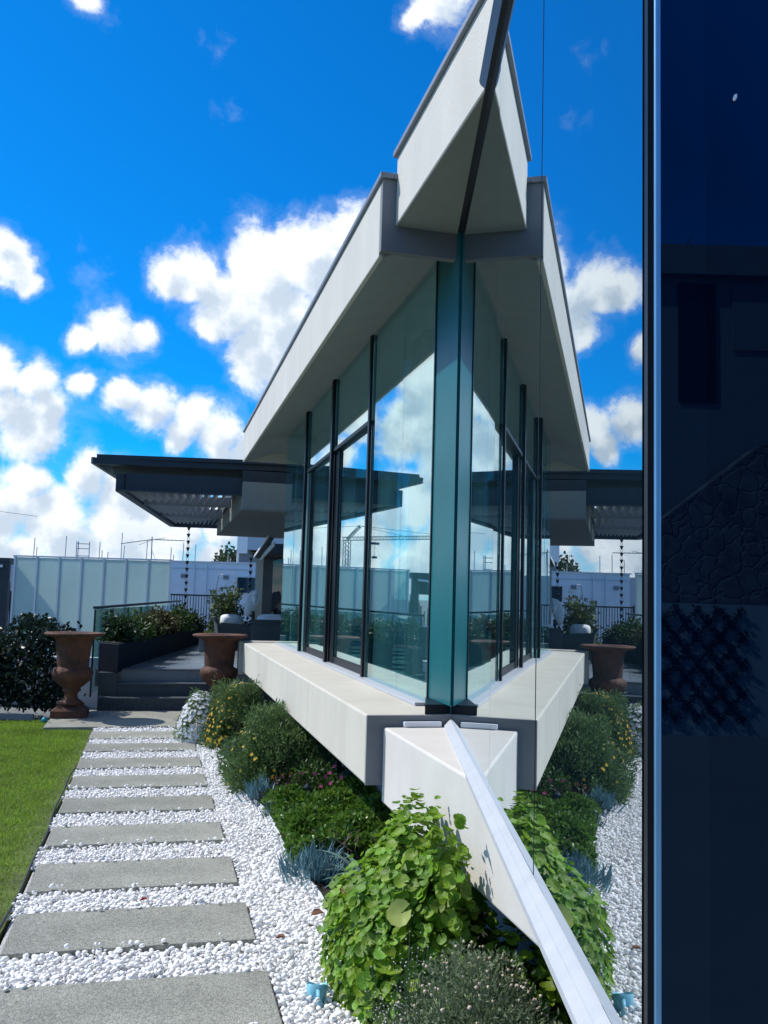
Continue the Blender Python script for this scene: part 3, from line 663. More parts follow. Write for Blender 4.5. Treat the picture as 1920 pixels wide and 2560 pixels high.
aw = thing('white_awning', 'white edged sloping awning over the terrace doors', 'awning', (-2.8, 20.5, 2.5))
MB().add([(-3.10, 20.9, 2.45), (-2.60, 19.4, 2.83), (-2.48, 19.4, 2.83), (-2.94, 20.9, 2.45), (-3.10, 20.9, 2.47), (-2.60, 19.4, 2.85), (-2.48, 19.4, 2.85), (-2.94, 20.9, 2.47)], [(3, 2, 1, 0), (4, 5, 6, 7), (0, 1, 5, 4), (1, 2, 6, 5), (2, 3, 7, 6), (3, 0, 4, 7)]).build('canopy', dark_steel, aw)
MB().extr([(0, 0, 0), (0, 0, 0.05), (0.03, 0, 0.05), (0.03, 0, 0)], (-3.14, 20.95, 2.45), (-2.62, 19.38, 2.84)).build('front_edge', white_m, aw)
MB().extr([(0, 0, 0), (0, 0, 0.10), (0.03, 0, 0.10), (0.03, 0, 0)], (-2.98, 20.9, 2.40), (-2.48, 19.38, 2.66)).build('lower_edge', white_m, aw)
# ------------------------------------------------------------------ rain chains
iron = mat('dark bronze', (0.014, 0.012, 0.012), 0.5)
def rain_chain(x, y, z0, z1, label):
    t = thing('rain_chain', label, 'rain chain', (x, y, z0), 'rain chains of small cups')
    z = z1; k = 0.158
    while z > z0+0.05:
        MB().lathe([(0.018, z-0.075), (0.042, z-0.012), (0.048, z), (0.040, z-0.004), (0.015, z-0.066)], (x, y, 0), 14).build('cup', iron, t, smooth=True)
        zz = z-0.075
        MB().tube([(x+0.022*math.cos(a), y, zz-0.040+0.036*math.sin(a)) for a in [i*math.pi/6 for i in range(13)]], 0.0045, 5).build('link', iron, t)
        z -= k
rain_chain(-4.655, 20.85, 1.10, 3.13, 'long rain chain of dark cups hanging from the pergola corner')
rain_chain(-3.17, 20.8, 1.12, 2.46, 'shorter rain chain of dark cups hanging in front of the white mask sculpture')
# ------------------------------------------------------------------ neighbour: white house, railing, antenna, poles
nh = thing('white_house', 'white painted neighbouring house with small vents and a dark window beyond the railing', 'house', (-5.4, 28, 0))
MB().box(-6.76, -3.6, 28, 32, -0.1, 2.56).build('wall', house_white, nh); MB().box(-6.8, -3.55, 27.95, 32, 2.561, 2.60).build('parapet_cap', white_m, nh)
wf = MB().box(-4.72, -4.05, 27.93, 27.998, 1.60, 2.20).build('window', white_m, nh); MB().box(-4.65, -4.1, 27.90, 27.929, 1.66, 2.13).build('pane', dark_glass, wf)
for x, z in ((-6.34, 2.13), (-5.02, 2.12)): MB().box(x-0.08, x+0.08, 27.96, 27.998, z-0.06, z+0.06).build('vent', louvre_m, nh)
MB().box(-5.15, -4.92, 27.95, 27.998, 1.45, 1.86).build('hatch', white_m, nh)
MB().box(-5.15, -4.92, 27.94, 27.949, 1.78, 1.81).build('hatch_slot', dark_steel, nh)
for x in (-6.02, -5.63): MB().tube([(x, 27.96, 0.5), (x, 27.96, 2.5)], 0.022, 6).build('downpipe', house_white, nh)
MB().box(-6.76, -3.6, 27.97, 27.998, 2.36, 2.375).build('band', mat('paint line', (0.50, 0.55, 0.62), .8), nh)
MB().tube([(-5.38, 27.8, 0.5), (-5.25, 27.8, 1.9), (-5.2, 27.75, 2.16), (-5.12, 27.7, 2.2)], 0.012, 6).build('outdoor_shower', louvre_m, nh)
MB().lathe([(0.0, 0.03), (0.09, 0.0), (0.0, -0.005)], (-5.1, 27.68, 2.19), 16).build('shower_head', mat('shower rose', (0.45, .40, .42), .4), nh)
rl = thing('black_railing', 'black metal picket railing in front of the white neighbouring house', 'railing', (-5, 24, 0.1))
MB().box(-5.8, -3.9, 23.98, 24.02, 1.53, 1.57).build('top_rail', iron, rl); MB().box(-5.8, -3.9, 23.98, 24.02, 0.60, 0.63).build('bottom_rail', iron, rl)
for x in (-5.8, -4.36): MB().box(x-0.03, x+0.03, 23.97, 24.03, 0.1, 1.60).build('post', iron, rl)
for i in range(25): MB().box(-5.74+i*0.073, -5.74+i*0.073+0.016, 23.99, 24.01, 0.631, 1.529).build('picket', iron, rl)
an = thing('tv_antenna', 'thin metal television antenna standing above the frosted screen', 'antenna', (-9.15, 35, 2))
MB().tube([(-9.2, 35, 1.5), (-9.23, 35, 3.75)], 0.022, 6).build('mast', louvre_m, an)
MB().tube([(-10.2, 34.2, 3.40), (-9.23, 35, 3.64), (-8.1, 35.6, 3.66)], 0.016, 6).build('boom', louvre_m, an)
MB().tube([(-9.9, 35.6, 3.45), (-9.23, 35, 3.62), (-8.6, 34.6, 3.70)], 0.012, 5).build('boom', louvre_m, an)
for i in range(7): MB().tube([(-9.05+i*0.14, 35.0+i*0.09-0.3, 3.66), (-9.05+i*0.14, 35.0+i*0.09+0.3, 3.66)], 0.006, 4).build('element', louvre_m, an)
MB().tube([(-9.2, 35, 3.2), (-8.95, 35, 2.6)], 0.008, 5).build('stay', louvre_m, an)
polem = mat('weathered steel pole', (0.30, 0.33, 0.37), 0.6)
# construction on a roof further back
cw = tag(MB().box(-17, -5.5, 36, 42, -0.1, 2.72).build('concrete_building', mat('grey concrete', (0.42, 0.46, 0.50), 0.9, var=.1), loc=(-11, 38, 0)), 'low concrete building site beyond the frosted screen', 'building')
pos = [(-14.6, 1.0, 2), (-13.3, 1.1, 1), (-11.9, .9, 2), (-11.55, 0.5, 1), (-11.0, 1.3, 2), (-9.95, 1.05, 1), (-8.95, 0.75, 2), (-8.45, 0.95, 1), (-7.95, 0.9, 1), (-6.6, 0.55, 2), (-6.0, 0.5, 1)]
words_ = ['at the far left above the dark pavilion', 'above the left end of the frosted screen', 'just right of the small scaffold frame', 'short and thin, right of the scaffold frame', 'tallest, above the middle of the screen', 'right of the tallest pole', 'short, left of the antenna', 'close beside the antenna on its left', 'just left of the antenna mast', 'above the right end of the screen', 'above the white house roof']
for (x, h, k), wd in zip(pos, words_):
    q = MB()
    for j in range(k): q.tube([(x+j*0.11, 37, 2.7), (x+j*0.11+0.01, 37, 2.7+h*(1 if j == 0 else 0.6))], 0.018, 5)
    tag(q.build('scaffold_pole', polem, loc=(x, 37, 2.7)), 'thin steel pole on the site roof, '+wd, 'pole', 'scaffold poles on the far roof')
sf_ = thing('scaffold', 'small ladder like scaffold frame above the left of the frosted screen', 'scaffold', (-12.6, 37, 2.7))
for x in (-12.85, -12.78, -12.32): MB().tube([(x, 37, 2.7), (x, 37, 3.6)], 0.02, 5).build('upright', polem, sf_)
for z in (3.0, 3.3, 3.5): MB().tube([(-12.85, 37, z), (-12.32, 37, z)], 0.018, 5).build('rung', polem, sf_)
# hill trees and the upper house
def crown(name, label, c, rad, h, n, size, m, trunk_h):
    t = thing(name, label, 'tree', c)
    P, D = mound(n, (c[0], c[1], c[2]+trunk_h), rad, 0.25, 0.6)
    leaves('crown', T_oval(1, 0.6), P, D+rng.normal(size=P.shape)*0.8, rng.uniform(0.7, 1.3, n)*size, m, t)
    tr = MB(); tr.tube([(c[0], c[1], c[2]), (c[0]+.1, c[1], c[2]+trunk_h+h*0.4)], [0.12, 0.05], 7)
    for j in range(5): tr.tube([(c[0]+.05, c[1], c[2]+trunk_h*0.8), (c[0]+random.uniform(-.7, .7)*rad[0], c[1]+random.uniform(-.5, .5), c[2]+trunk_h+h*0.6)], [0.05, 0.015], 5)
    tr.build('trunk', bark_m, t)
crown('round_tree', 'rounded dark green tree behind the white house roof', (-6.6, 42, 0), (1.5, 1.2, 1.25), 0, 10, 0.1, g_dark, 2.3) if False else None
crown('round_tree', 'rounded dark green tree behind the white house roof', (-7.3, 42, 0), (1.15, 1.2, 1.25), 1.25, 2600, 0.16, leaf_mat('far tree leaf', (0.055, 0.085, 0.035)), 2.2)
crown('round_tree', 'lower greyish bush right of the rounded tree behind the white house', (-5.9, 41, 0), (1.0, 1.0, .8), 0.8, 2000, 0.14, leaf_mat('grey bush leaf', (0.10, 0.11, 0.085)), 2.2)
uh = thing('upper_house', 'white boxy house corner on higher ground above the trees', 'house', (-5.2, 35.5, 2))
MB().box(-5.9, -5.5, 35, 39, 3.2, 3.85).build('side_wall', white_m, uh); MB().box(-5.5, -3.5, 35.0, 39, 3.35, 3.85).build('wall', mat('blue grey wall', (0.36, 0.44, 0.50), .8), uh); MB().box(-5.85, -3.5, 35.2, 39, 0, 3.19).build('lower_wall', grey_m, uh)
tag(MB().box(-5.98, -5.86, 36, 36.2, 2.6, 3.55).build('roof_pipe', louvre_m, loc=(-5.9, 36, 2.6)), 'thin grey pipe standing beside the upper white house', 'pipe')
tag(MB().tube([(-6.35, 38, 2.0), (-6.35, 38, 3.45)], 0.06, 8).build('flue_pipe', mat('galvanised pipe', (0.5, .55, .6), .5), loc=(-6.35, 38, 2)), 'pale flue pipe rising in front of the rounded tree', 'pipe')
# ------------------------------------------------------------------ terrace furniture
def armchair(x, y, rz, label, wid=0.82):
    t = thing('wicker_armchair', label, 'armchair', (x, y, 0.537), 'wicker chairs on the terrace')
    M_ = Matrix.Translation((x, y, 0.537)) @ Matrix.Rotation(rz, 4, 'Z')
    def put(mb, name, m, bevel=0.0, smooth=False):
        mb.v = [tuple(M_ @ Vector(p)) for p in mb.v]; return mb.build(name, m, t, smooth=smooth, bevel=bevel)
    h = wid/2
    put(MB().box(-h+0.06, h-0.06, -0.36, 0.34, 0.06, 0.30), 'seat_base', wicker_m, 0.01)
    def curved(x0, x1):
        q = MB()
        pr = [(-0.40, 0.02), (-0.36, 0.25), (-0.40, 0.50), (-0.47, 0.62)]
        a = [(x0, p[0], p[1]) for p in pr]+[(x0, p[0]+0.06, p[1]) for p in pr[::-1]]
        b = [(x1, p[1-1], p[2]) for p in a for p in [(p[1], 0, p[2])]]
        n = len(a)
        return q.add(a+b, [tuple(range(n)), tuple(range(n, 2*n))[::-1]]+[(i, n+i, n+(i+1) % n, (i+1) % n) for i in range(n)])
    put(curved(-h, h), 'backrest', wicker_m, 0.008)
    for s in (-1, 1):
        q = MB(); n = 8; a = []
        for i in range(n+1):
            k = i/n; a.append((-0.33+0.72*k, 0.52-0.10*k*k))
        poly = [(0.0, 0.0)]
        pts = [(yy, 0.02) for yy in (-0.33, 0.36)]
        prof = [(-0.33, 0.02)]+[(0.33, 0.02)]+[(yy, zz) for yy, zz in a[::-1]]
        x0, x1 = (s*h, s*(h-0.07))
        m_ = len(prof)
        q.add([(x0+s*0.03*(p[1]/0.5), p[0], p[1]) for p in prof]+[(x1+s*0.03*(p[1]/0.5), p[0], p[1]) for p in prof], [tuple(range(m_)), tuple(range(m_, 2*m_))[::-1]]+[(i, m_+i, m_+(i+1) % m_, (i+1) % m_) for i in range(m_)])
        put(q, 'arm', wicker_m, 0.01)
    put(MB().box(-h+0.10, h-0.10, -0.32, 0.37, 0.305, 0.42), 'seat_cushion', cushion_m, 0.04)
    def pil(a, b):
        th, ph = 2*math.pi*a, math.pi*(b-0.5)
        sx = lambda v: math.copysign(abs(v)**0.55, v)
        return ((h-0.10)*sx(math.cos(ph))*sx(math.cos(th)), -0.10+0.20*sx(math.cos(ph))*sx(math.sin(th)), 0.54+0.13*sx(math.sin(ph)))
    put(MB().grid(pil, 24, 12), 'back_pillow', cushion_m, smooth=True)
    for sx in (-1, 1):
        for sy in (-1, 1): put(MB().box(sx*(h-0.12)-0.025, sx*(h-0.12)+0.025, sy*0.28-0.025, sy*0.28+0.025, 0, 0.058), 'leg', wicker_m)
armchair(-2.98, 17.9, R(-75), 'dark wicker armchair with thick white cushions nearest the left of the terrace group')
armchair(-2.10, 17.0, R(8), 'dark wicker armchair seen from behind beside the glass facade end')
armchair(-2.45, 19.0, R(160), 'dark wicker armchair at the back of the terrace group by the doors')
tag(MB().box(-3.42, -3.02, 16.6, 16.75, 0.54, 0.86).build('side_table', louvre_m, bevel=0.01, loc=(-3.2, 16.7, 0.54)), 'small grey side table left of the wicker chairs', 'side table')
# mask sculpture
mk = thing('face_sculpture', 'white carved stone face sculpture standing by the terrace doors', 'sculpture', (-2.88, 19.5, 0.54))
stone_w = mat('white carved stone', (0.70, 0.74, 0.78), 0.7, var=0.06, bump=0.2, bscale=40)
def ell(c, r, tilt, pw=1.0):
    ct, s_ = math.cos(tilt), math.sin(tilt)
    def fn(a, b):
        th, ph = 2*math.pi*a, math.pi*(b-0.5)
        x, y, z = r[0]*math.cos(ph)*math.cos(th), r[1]*math.cos(ph)*math.sin(th), r[2]*math.sin(ph)
        x *= 1-0.25*max(0, -math.sin(ph))
        return (c[0]+x*ct+z*s_, c[1]+y, c[2]-x*s_+z*ct)
    return MB().grid(fn, 28, 18)
ell((-2.95, 19.56, 1.42), (0.13, 0.06, 0.29), R(14)).build('shield', stone_w, mk, smooth=True)
f_ = ell((-2.83, 19.49, 1.55), (0.085, 0.07, 0.17), R(5)).build('face', stone_w, mk, smooth=True)
MB().tube([(-2.825, 19.425, 1.62), (-2.825, 19.405, 1.54), (-2.825, 19.40, 1.50)], [0.006, 0.012, 0.016], 8).build('nose', stone_w, f_, smooth=True)
for s in (-1, 1): MB().tube([(-2.828+s*0.02, 19.425, 1.585), (-2.828+s*0.042, 19.425, 1.578), (-2.828+s*0.062, 19.435, 1.588)], 0.005, 6).build('eyelid', grey_m, f_)
MB().tube([(-2.85, 19.425, 1.455), (-2.825, 19.42, 1.45), (-2.80, 19.425, 1.455)], 0.006, 6).build('mouth', grey_m, f_)
MB().tube([(-2.88, 19.55, 0.54), (-2.88, 19.53, 1.25)], [0.05, 0.035], 8).build('stand', iron, mk)
MB().lathe([(0.001, 0), (0.14, 0), (0.14, 0.03), (0.03, 0.05)], (-2.88, 19.55, 0.54), 20).build('base', iron, mk, smooth=False)
# potted bush by the railing
pbush = thing('terrace_bush', 'light green leafy bush in front of the black railing', 'bush', (-3.75, 21.0, 0.54))
P, D = mound(2600, (-3.72, 21.0, 0.7), (0.36, 0.4, 1.0), 0.3, 0.6); leaves('foliage', T_oval(1, 0.4), P, D+rng.normal(size=P.shape)*0.8+np.array([0, 0, .3]), rng.uniform(0.06, 0.12, len(P)), leaf_mat('pale green leaf', (0.11, 0.15, 0.05)), pbush)
q = MB()
for j in range(6): q.tube([(-3.72+random.uniform(-.05, .05), 21, 0.54), (-3.72+random.uniform(-.25, .25), 21+random.uniform(-.2, .2), 1.5)], [0.015, 0.005], 5)
q.build('stem', bark_m, pbush)
lowb = thing('terrace_bush', 'low dark green bush at the foot of the face sculpture', 'bush', (-3.3, 20.2, 0.54))
P, D = mound(2400, (-3.35, 20.2, 0.54), (0.55, 0.4, 0.62), 0.25, 0.6); leaves('foliage', T_oval(1, 0.45), P, D+rng.normal(size=P.shape)*0.8, rng.uniform(0.05, 0.09, len(P)), g_dark, lowb)
# ------------------------------------------------------------------ garden bed plants
bush_green = leaf_mat('feathery green leaf', (0.115, 0.20, 0.07), trans=0.35); yel = mat('yellow petal', (0.75, 0.52, 0.03), 0.6, island=0.2, trans=0.3); wht = mat('white petal', (0.78, 0.80, 0.82), 0.6, island=0.08, trans=0.2)
pink = mat('pink petal', (0.62, 0.10, 0.25), 0.6, island=0.25, trans=0.3); hot = mat('hot pink petal', (0.75, 0.03, 0.20), 0.55, trans=0.3)
def blooms(name, T, P, D, size, m, parent, up=None):
    """each bloom a part of its own, at most 100; the rest as one part of kind stuff"""
    n = min(len(P), 100); o_ = np.argsort(P[:, 1]); P, D = P[o_], D[o_]; size = np.asarray(size)[o_]
    up = up[o_] if (up is not None and np.ndim(up) == 2) else up
    V, Fa = place(T, P, D, size, up=up); k = len(T[0])
    for i in range(n): link(name, np_mesh(name, V[i*k:(i+1)*k], T[1]), m, parent)
    if len(P) > n: tag(link(name+'_mass', np_mesh(name, V[n*k:], (T[1][None]+(np.arange(len(P)-n)*k)[:, None, None]).reshape(-1, 3)), m, parent), None, None, None, 'stuff')
def stems(c, r, h, n, m, parent, rad=0.006):
    q = MB()
    for j in range(n):
        a = random.uniform(0, 6.28); k = random.uniform(0.2, 0.9)
        q.tube([(c[0]+0.05*math.cos(a), c[1]+0.05*math.sin(a), c[2]), (c[0]+r*k*0.5*math.cos(a), c[1]+r*k*0.5*math.sin(a), c[2]+h*0.5), (c[0]+r*k*math.cos(a), c[1]+r*k*math.sin(a), c[2]+h*0.85)], [rad*1.5, rad, rad*0.5], 5)
    return q.build('stem', m, parent)
def cap(P, lim=0.585, vmax=-0.02, vlim=0.45):
    """nothing grows through the ledge or the foundation"""
    v = (P[:, 0]-OX)*0.969+(P[:, 1]-OY)*0.2474
    return ~((P[:, 2] > lim) & (v > vmax)) & (v < vlim)
t = thing('flowering_bush', 'feathery green bush with yellow daisies on its left side by the ledge', 'bush', (-1.5, 9.75, 0.012))
c = (-1.52, 9.75, 0.012)
P, D = mound(16000, c, (0.37, 0.42, 0.64), 0.16, 0.5); k = cap(P) & ~((np.abs(P[:, 0]+1.55) < 0.16) & (P[:, 1] < 9.6) & (P[:, 2] < 0.3) & (rng.random(len(P)) < 0.8))
P, D = P[k], D[k]; leaves('foliage', T_blade(1, 0.22, 0.4), P, D*0.7+rng.normal(size=P.shape)*0.55+np.array([0, 0, .25]), rng.uniform(0.03, 0.06, len(P)), bush_green, t)
stems(c, 0.33, 0.5, 14, bark_m, t)
d = rng.normal(size=(900, 3)); d[:, 2] = np.abs(d[:, 2]); d /= np.linalg.norm(d, axis=1, keepdims=True)
d = d[(d[:, 0] < 0.15+0.25*d[:, 2]) & (rng.random(900) < np.clip(0.25-0.9*d[:, 0]*0.8, 0.05, 0.8)*0.75) & (d[:, 1] < 0.5)]
P = d*np.array([0.385, 0.43, 0.655])+np.array(c); D = rng.normal(size=d.shape)*0.3+np.cross(d, np.array([0, 0, 1.0]))
blooms('flower', T_flower(7, 1.0), P, np.cross(d, rng.normal(size=d.shape)), rng.uniform(0.012, 0.019, len(P)), yel, t, up=d*2)
t = thing('daisy_mound', 'mound of white daisies beside the right urn at the start of the pebbles', 'flowers', (-1.98, 10.15, 0.012))
c = (-1.99, 9.98, 0.012)
P, D = mound(3500, c, (0.24, 0.33, 0.5), 0.1, 0.4); leaves('foliage', T_blade(1, 0.25), P, D+rng.normal(size=P.shape)*0.7, rng.uniform(0.03, 0.05, len(P)), bush_green, t)
d = rng.normal(size=(620, 3)); d[:, 2] = np.abs(d[:, 2]); d /= np.linalg.norm(d, axis=1, keepdims=True)
P = d*np.array([0.25, 0.34, 0.515])*(1+rng.normal(size=(len(d), 1))*0.02)+np.array(c); blooms('flower', T_flower(9, 1.0), P, np.cross(d, rng.normal(size=d.shape)), rng.uniform(0.016, 0.025, len(P)), wht, t, up=d*2.5)
t = thing('round_bush', 'large rounded feathery green bush under the middle of the ledge with a few yellow blooms', 'bush', (-0.9, 7.75, 0.012))
c = (-0.90, 7.78, 0.012)
P, D = mound(24000, c, (0.42, 0.5, 0.58), 0.15, 0.5); k = cap(P) & ~((np.abs(P[:, 0]+0.72) < 0.2) & (P[:, 1] < 7.6) & (P[:, 2] < 0.28) & (rng.random(len(P)) < 0.75)); P, D = P[k], D[k]
leaves('foliage', T_blade(1, 0.22, 0.4), P, D*0.7+rng.normal(size=P.shape)*0.55+np.array([0, 0, .25]), rng.uniform(0.028, 0.055, len(P)), bush_green, t)
stems(c, 0.36, 0.45, 16, bark_m, t)
d = rng.normal(size=(26, 3)); d[:, 2] = np.abs(d[:, 2]); d[:, 1] = -np.abs(d[:, 1]); d /= np.linalg.norm(d, axis=1, keepdims=True); P = d*np.array([0.44, 0.52, 0.6])+np.array(c); k = cap(P); P, d = P[k], d[k]
blooms('flower', T_flower(6, 1.0), P, np.cross(d, rng.normal(size=d.shape)), rng.uniform(0.010, 0.018, len(P)), yel, t, up=d*2)
# dark plant under the ledge
t = thing('shade_plant', 'dark broad leaved plant in the shade under the ledge beside the rounded bush', 'plant', (-0.35, 7.6, 0.012))
P, D = mound(1500, (-0.36, 7.6, 0.012), (0.24, 0.6, 0.5), 0.2, 0.7); k = cap(P, vmax=0.0); leaves('foliage', T_oval(1, 0.5), P[k], (D+rng.normal(size=P.shape)*0.7)[k], rng.uniform(0.04, 0.08, k.sum()), g_dark, t)
stems((-0.36, 7.6, 0.012), 0.2, 0.4, 8, bark_m, t)
# vinca
t = thing('vinca_plant', 'pink flowered vinca with glossy leaves and dark red stems behind the small garden spotlight', 'flowers', (-0.45, 7.05, 0.012))
P, D = mound(1700, (-0.46, 7.0, 0.012), (0.30, 0.28, 0.30), 0.25, 0.7); k = cap(P); leaves('foliage', T_oval(1, 0.45), P[k], (D+rng.normal(size=P.shape)*0.6)[k], rng.uniform(0.03, 0.055, k.sum()), g_mid, t)
P, D = mound(700, (-0.68, 7.05, 0.012), (0.22, 0.16, 0.17), 0.25, 0.7); leaves('red_foliage', T_oval(1, 0.45), P, D+rng.normal(size=P.shape)*0.6, rng.uniform(0.025, 0.045, len(P)), leaf_mat('dark red leaf', (0.07, 0.025, 0.03)), t)
fp = np.array([(-0.60, 6.83, 0.29), (-0.50, 6.80, 0.30), (-0.42, 6.85, 0.27), (-0.39, 6.80, 0.31), (-0.38, 6.78, 0.24), (-0.28, 6.80, 0.20), (-0.36, 6.9, 0.34), (-0.56, 6.9, 0.22), (-0.3, 6.75, 0.29), (-0.45, 6.75, 0.22)])
blooms('flower', T_flower(5, 1.0), fp, np.array([[1, 0, 0.2]]*len(fp))+rng.normal(size=fp.shape)*0.2, np.full(len(fp), 0.017), pink, t, up=np.array([0, -1.2, 0.7]))
# ground cover
n_ = 13000; u = rng.uniform(0.55, 2.05, n_); v = rng.uniform(-0.30, 0.5, n_)
hh = (0.10+0.10*np.clip((v+0.3)/0.6, 0, 1)+0.05*np.sin(u*9)*np.sin(v*12))*np.clip((v+0.31)/0.06, 0.2, 1)
ve = np.interp(u, [0.47, 0.68, 1.02, 1.64, 2.08], [-0.24, -0.29, -0.265, -0.26, -0.28]); k = v > ve
P = np.stack([OX-0.2474*u+0.969*v, OY+0.969*u+0.2474*v, 0.012+hh*(1-rng.random(n_)**2*0.8)], 1)[k]
leaves('ground_cover', T_oval(1, 0.62), P, rng.normal(size=P.shape)+np.array([-0.2, -0.5, 0.5]), rng.uniform(0.026, 0.052, len(P)), leaf_mat('ground cover leaf', (0.14, 0.27, 0.035), rough=0.35, color2=(0.06, 0.14, 0.025), scale=6)); tag(bpy.data.objects['ground_cover'], 'glossy green ground cover filling the bed below the wedge of the ledge', None, None, 'stuff')
# blue succulents
blue = leaf_mat('blue grey succulent', (0.15, 0.28, 0.32), 0.25, trans=0.1); sage = leaf_mat('sage succulent', (0.13, 0.22, 0.19), 0.3, trans=0.1)
for (x, y, r, h, n, m, lab) in ((-0.93, 7.12, 0.10, 0.18, 220, blue, 'bright blue finger succulent between the rounded bush and the dark red foliage'), (-1.45, 8.92, 0.08, 0.16, 110, blue, 'small blue succulent at the left foot of the rounded bush'), (-0.76, 6.62, 0.07, 0.12, 110, sage, 'small blue green succulent at the pebble edge beside the ground cover'), (-0.36, 5.28, 0.17, 0.17, 420, blue, 'wide blue finger succulent spilling over the steel edging'), (-0.02, 5.2, 0.20, 0.10, 300, sage, 'flat sage green succulent on bare soil beside the strappy plant'), (-0.2, 7.15, 0.13, 0.36, 160, blue, 'tall bluish succulent in the shade behind the pink vinca'), (-0.62, 6.55, 0.05, 0.13, 60, blue, 'tiny blue succulent tuft within the ground cover')):
    t = thing('blue_succulent', lab, 'succulent', (x, y, 0.012), 'blue succulents in the bed'); leaves('foliage', T_blade(1, 0.11, 0.35), *(lambda PD: (PD[0], PD[1]*0.5+rng.normal(size=PD[0].shape)*0.25+np.array([0, 0, 0.8])))(mound(n, (x, y, 0.012), (r, r, h*0.5), 0.2, 0.8)), rng.uniform(0.6, 1.1, n)*h*0.7, m, t)
# strappy plant
t = thing('strappy_plant', 'grey green plant with long strap leaves beside the bright geranium', 'plant', (-0.12, 5.2, 0.012))
for i in range(13):
    a = random.uniform(0, 6.28) if i > 5 else R(150+i*22); l = random.uniform(0.24, 0.40); w = random.uniform(0.016, 0.03); el = random.uniform(0.35, 1.1)
    q = MB(); pts = []
    for j in range(9):
        s = j/8; rr = l*s*math.cos(el*(1-0.5*s)); zz = 0.03+l*(s*math.sin(el)-0.55*s*s*math.sin(el)*1.1)
        pts.append((rr, zz, w*(0.5+s*1.2-1.68*s*s)))
    vv = []
    for rr, zz, ww in pts:
        cx_, cy_ = -0.10+rr*math.cos(a), 5.17+rr*math.sin(a); nx, ny = -math.sin(a), math.cos(a)
        vv += [(cx_+nx*ww, cy_+ny*ww, zz+0.35*ww), (cx_, cy_, zz), (cx_-nx*ww, cy_-ny*ww, zz+0.35*ww)]
    q.add(vv, [(3*j+k, 3*j+k+1, 3*j+k+4, 3*j+k+3) for j in range(8) for k in range(2)])
    q.build('leaf', sage, t, smooth=True)
t = MB()
for j in range(16): x, y = -0.20+random.uniform(-.12, .14), 5.55+random.uniform(-.12, .12); t.tube([(x, y, 0.012), (x+random.uniform(-.08, .08), y, 0.12), (x+random.uniform(-.12, .12), y+random.uniform(-.05, .05), 0.2)], [0.005, 0.004, 0.002], 5)
tag(t.build('dry_twigs', mat('pale dry twig', (0.22, 0.17, 0.13), .9), loc=(-0.2, 5.55, 0.012)), 'pale dry upright twigs behind the strappy plant', 'twigs')
# hot pink flower
t = thing('pink_flower', 'single hot pink bloom on a thin stem over bare soil by the steel edging', 'flower', (-0.17, 4.70, 0.012))
MB().tube([(-0.12, 4.72, 0.012), (-0.16, 4.68, 0.08), (-0.205, 4.66, 0.115)], [0.004, 0.003, 0.002], 6).build('stem', bark_m, t)
fp = np.array([(-0.195, 4.655, 0.135), (-0.215, 4.65, 0.115), (-0.19, 4.64, 0.145), (-0.225, 4.65, 0.095)])
blooms('petal', T_flower(4, 1.0), fp, np.array([[1, 0, 0.4]]*4)+rng.normal(size=(4, 3))*0.3, np.full(4, 0.024), hot, t, up=np.array([0, -1, 0.6]))
for p_, d_ in (((-0.20, 4.69, 0.05), (-1, -.6, .1)), ((-0.14, 4.66, 0.04), (.6, -.8, .2)), ((-0.18, 4.72, 0.03), (-.8, .4, .3))): leaves('leaf', T_oval(1, 0.25), np.array([p_]), np.array([d_], float), np.array([0.085]), g_mid, t)
# big geranium
t = thing('geranium_bush', 'large bright green geranium bush with round scalloped leaves beside the sill rail', 'bush', w3(-1.05, -0.05, 0.012))
def gm(n, shell, grow=1.0):
    P, D = mound(n, (0, 0, 0.012), (0.31*grow, 0.56*grow, 0.63*grow), 0.11, shell, 0.0, 2.6)
    X = OX-0.2474*(-1.14+P[:, 1])+0.969*(-0.065+P[:, 0]); Y = OY+0.969*(-1.14+P[:, 1])+0.2474*(-0.065+P[:, 0])
    P = np.stack([X, Y, P[:, 2]], 1); D = np.stack([-0.2474*D[:, 1]+0.969*D[:, 0], 0.969*D[:, 1]+0.2474*D[:, 0], D[:, 2]], 1)
    v = (P[:, 0]-OX)*0.969+(P[:, 1]-OY)*0.2474
    k = ~((P[:, 2] > 0.47) & (v > 0.055))
    return P[k], D[k]
ger = leaf_mat('geranium leaf', (0.22, 0.39, 0.03), 0.38, trans=0.38, rough=0.45, bump=0.3, bscale=130, color2=(0.11, 0.25, 0.02), scale=9)
P, D = gm(3500, 0.32)
for (cu, cv, ru, rv, hh_, nn_) in ((-1.50, -0.02, 0.20, 0.13, 0.74, 520), (-1.62, 0.24, 0.28, 0.24, 0.36, 480)):
    P2, D2 = mound(nn_, (0, 0, 0.012), (rv, ru, hh_), 0.12, 0.35, 0.15, 3.0)
    uu_, vv_ = cu+P2[:, 1], cv+P2[:, 0]
    P2 = np.stack([OX-0.2474*uu_+0.969*vv_, OY+0.969*uu_+0.2474*vv_, P2[:, 2]], 1); D2 = np.stack([-0.2474*D2[:, 1]+0.969*D2[:, 0], 0.969*D2[:, 1]+0.2474*D2[:, 0], D2[:, 2]], 1)
    k = ~((P2[:, 2] > 0.47) & (vv_ > 0.06)); P = np.concatenate([P, P2[k]]); D = np.concatenate([D, D2[k]])
tang = np.cross(D, rng.normal(size=D.shape)); nrm = D*1.0+np.array([-0.15, -0.05, 0.75])+rng.normal(size=D.shape)*0.42
def round_leaves(P, nrm, size, m, name):
    nn = nrm/np.linalg.norm(nrm, axis=1, keepdims=True); tg = np.cross(nn, rng.normal(size=nn.shape))
    V, Fa = place(TR, P, tg, size, up=nn*6); return link(name, np_mesh(name, V, Fa, True), m, t)
TR = T_round()
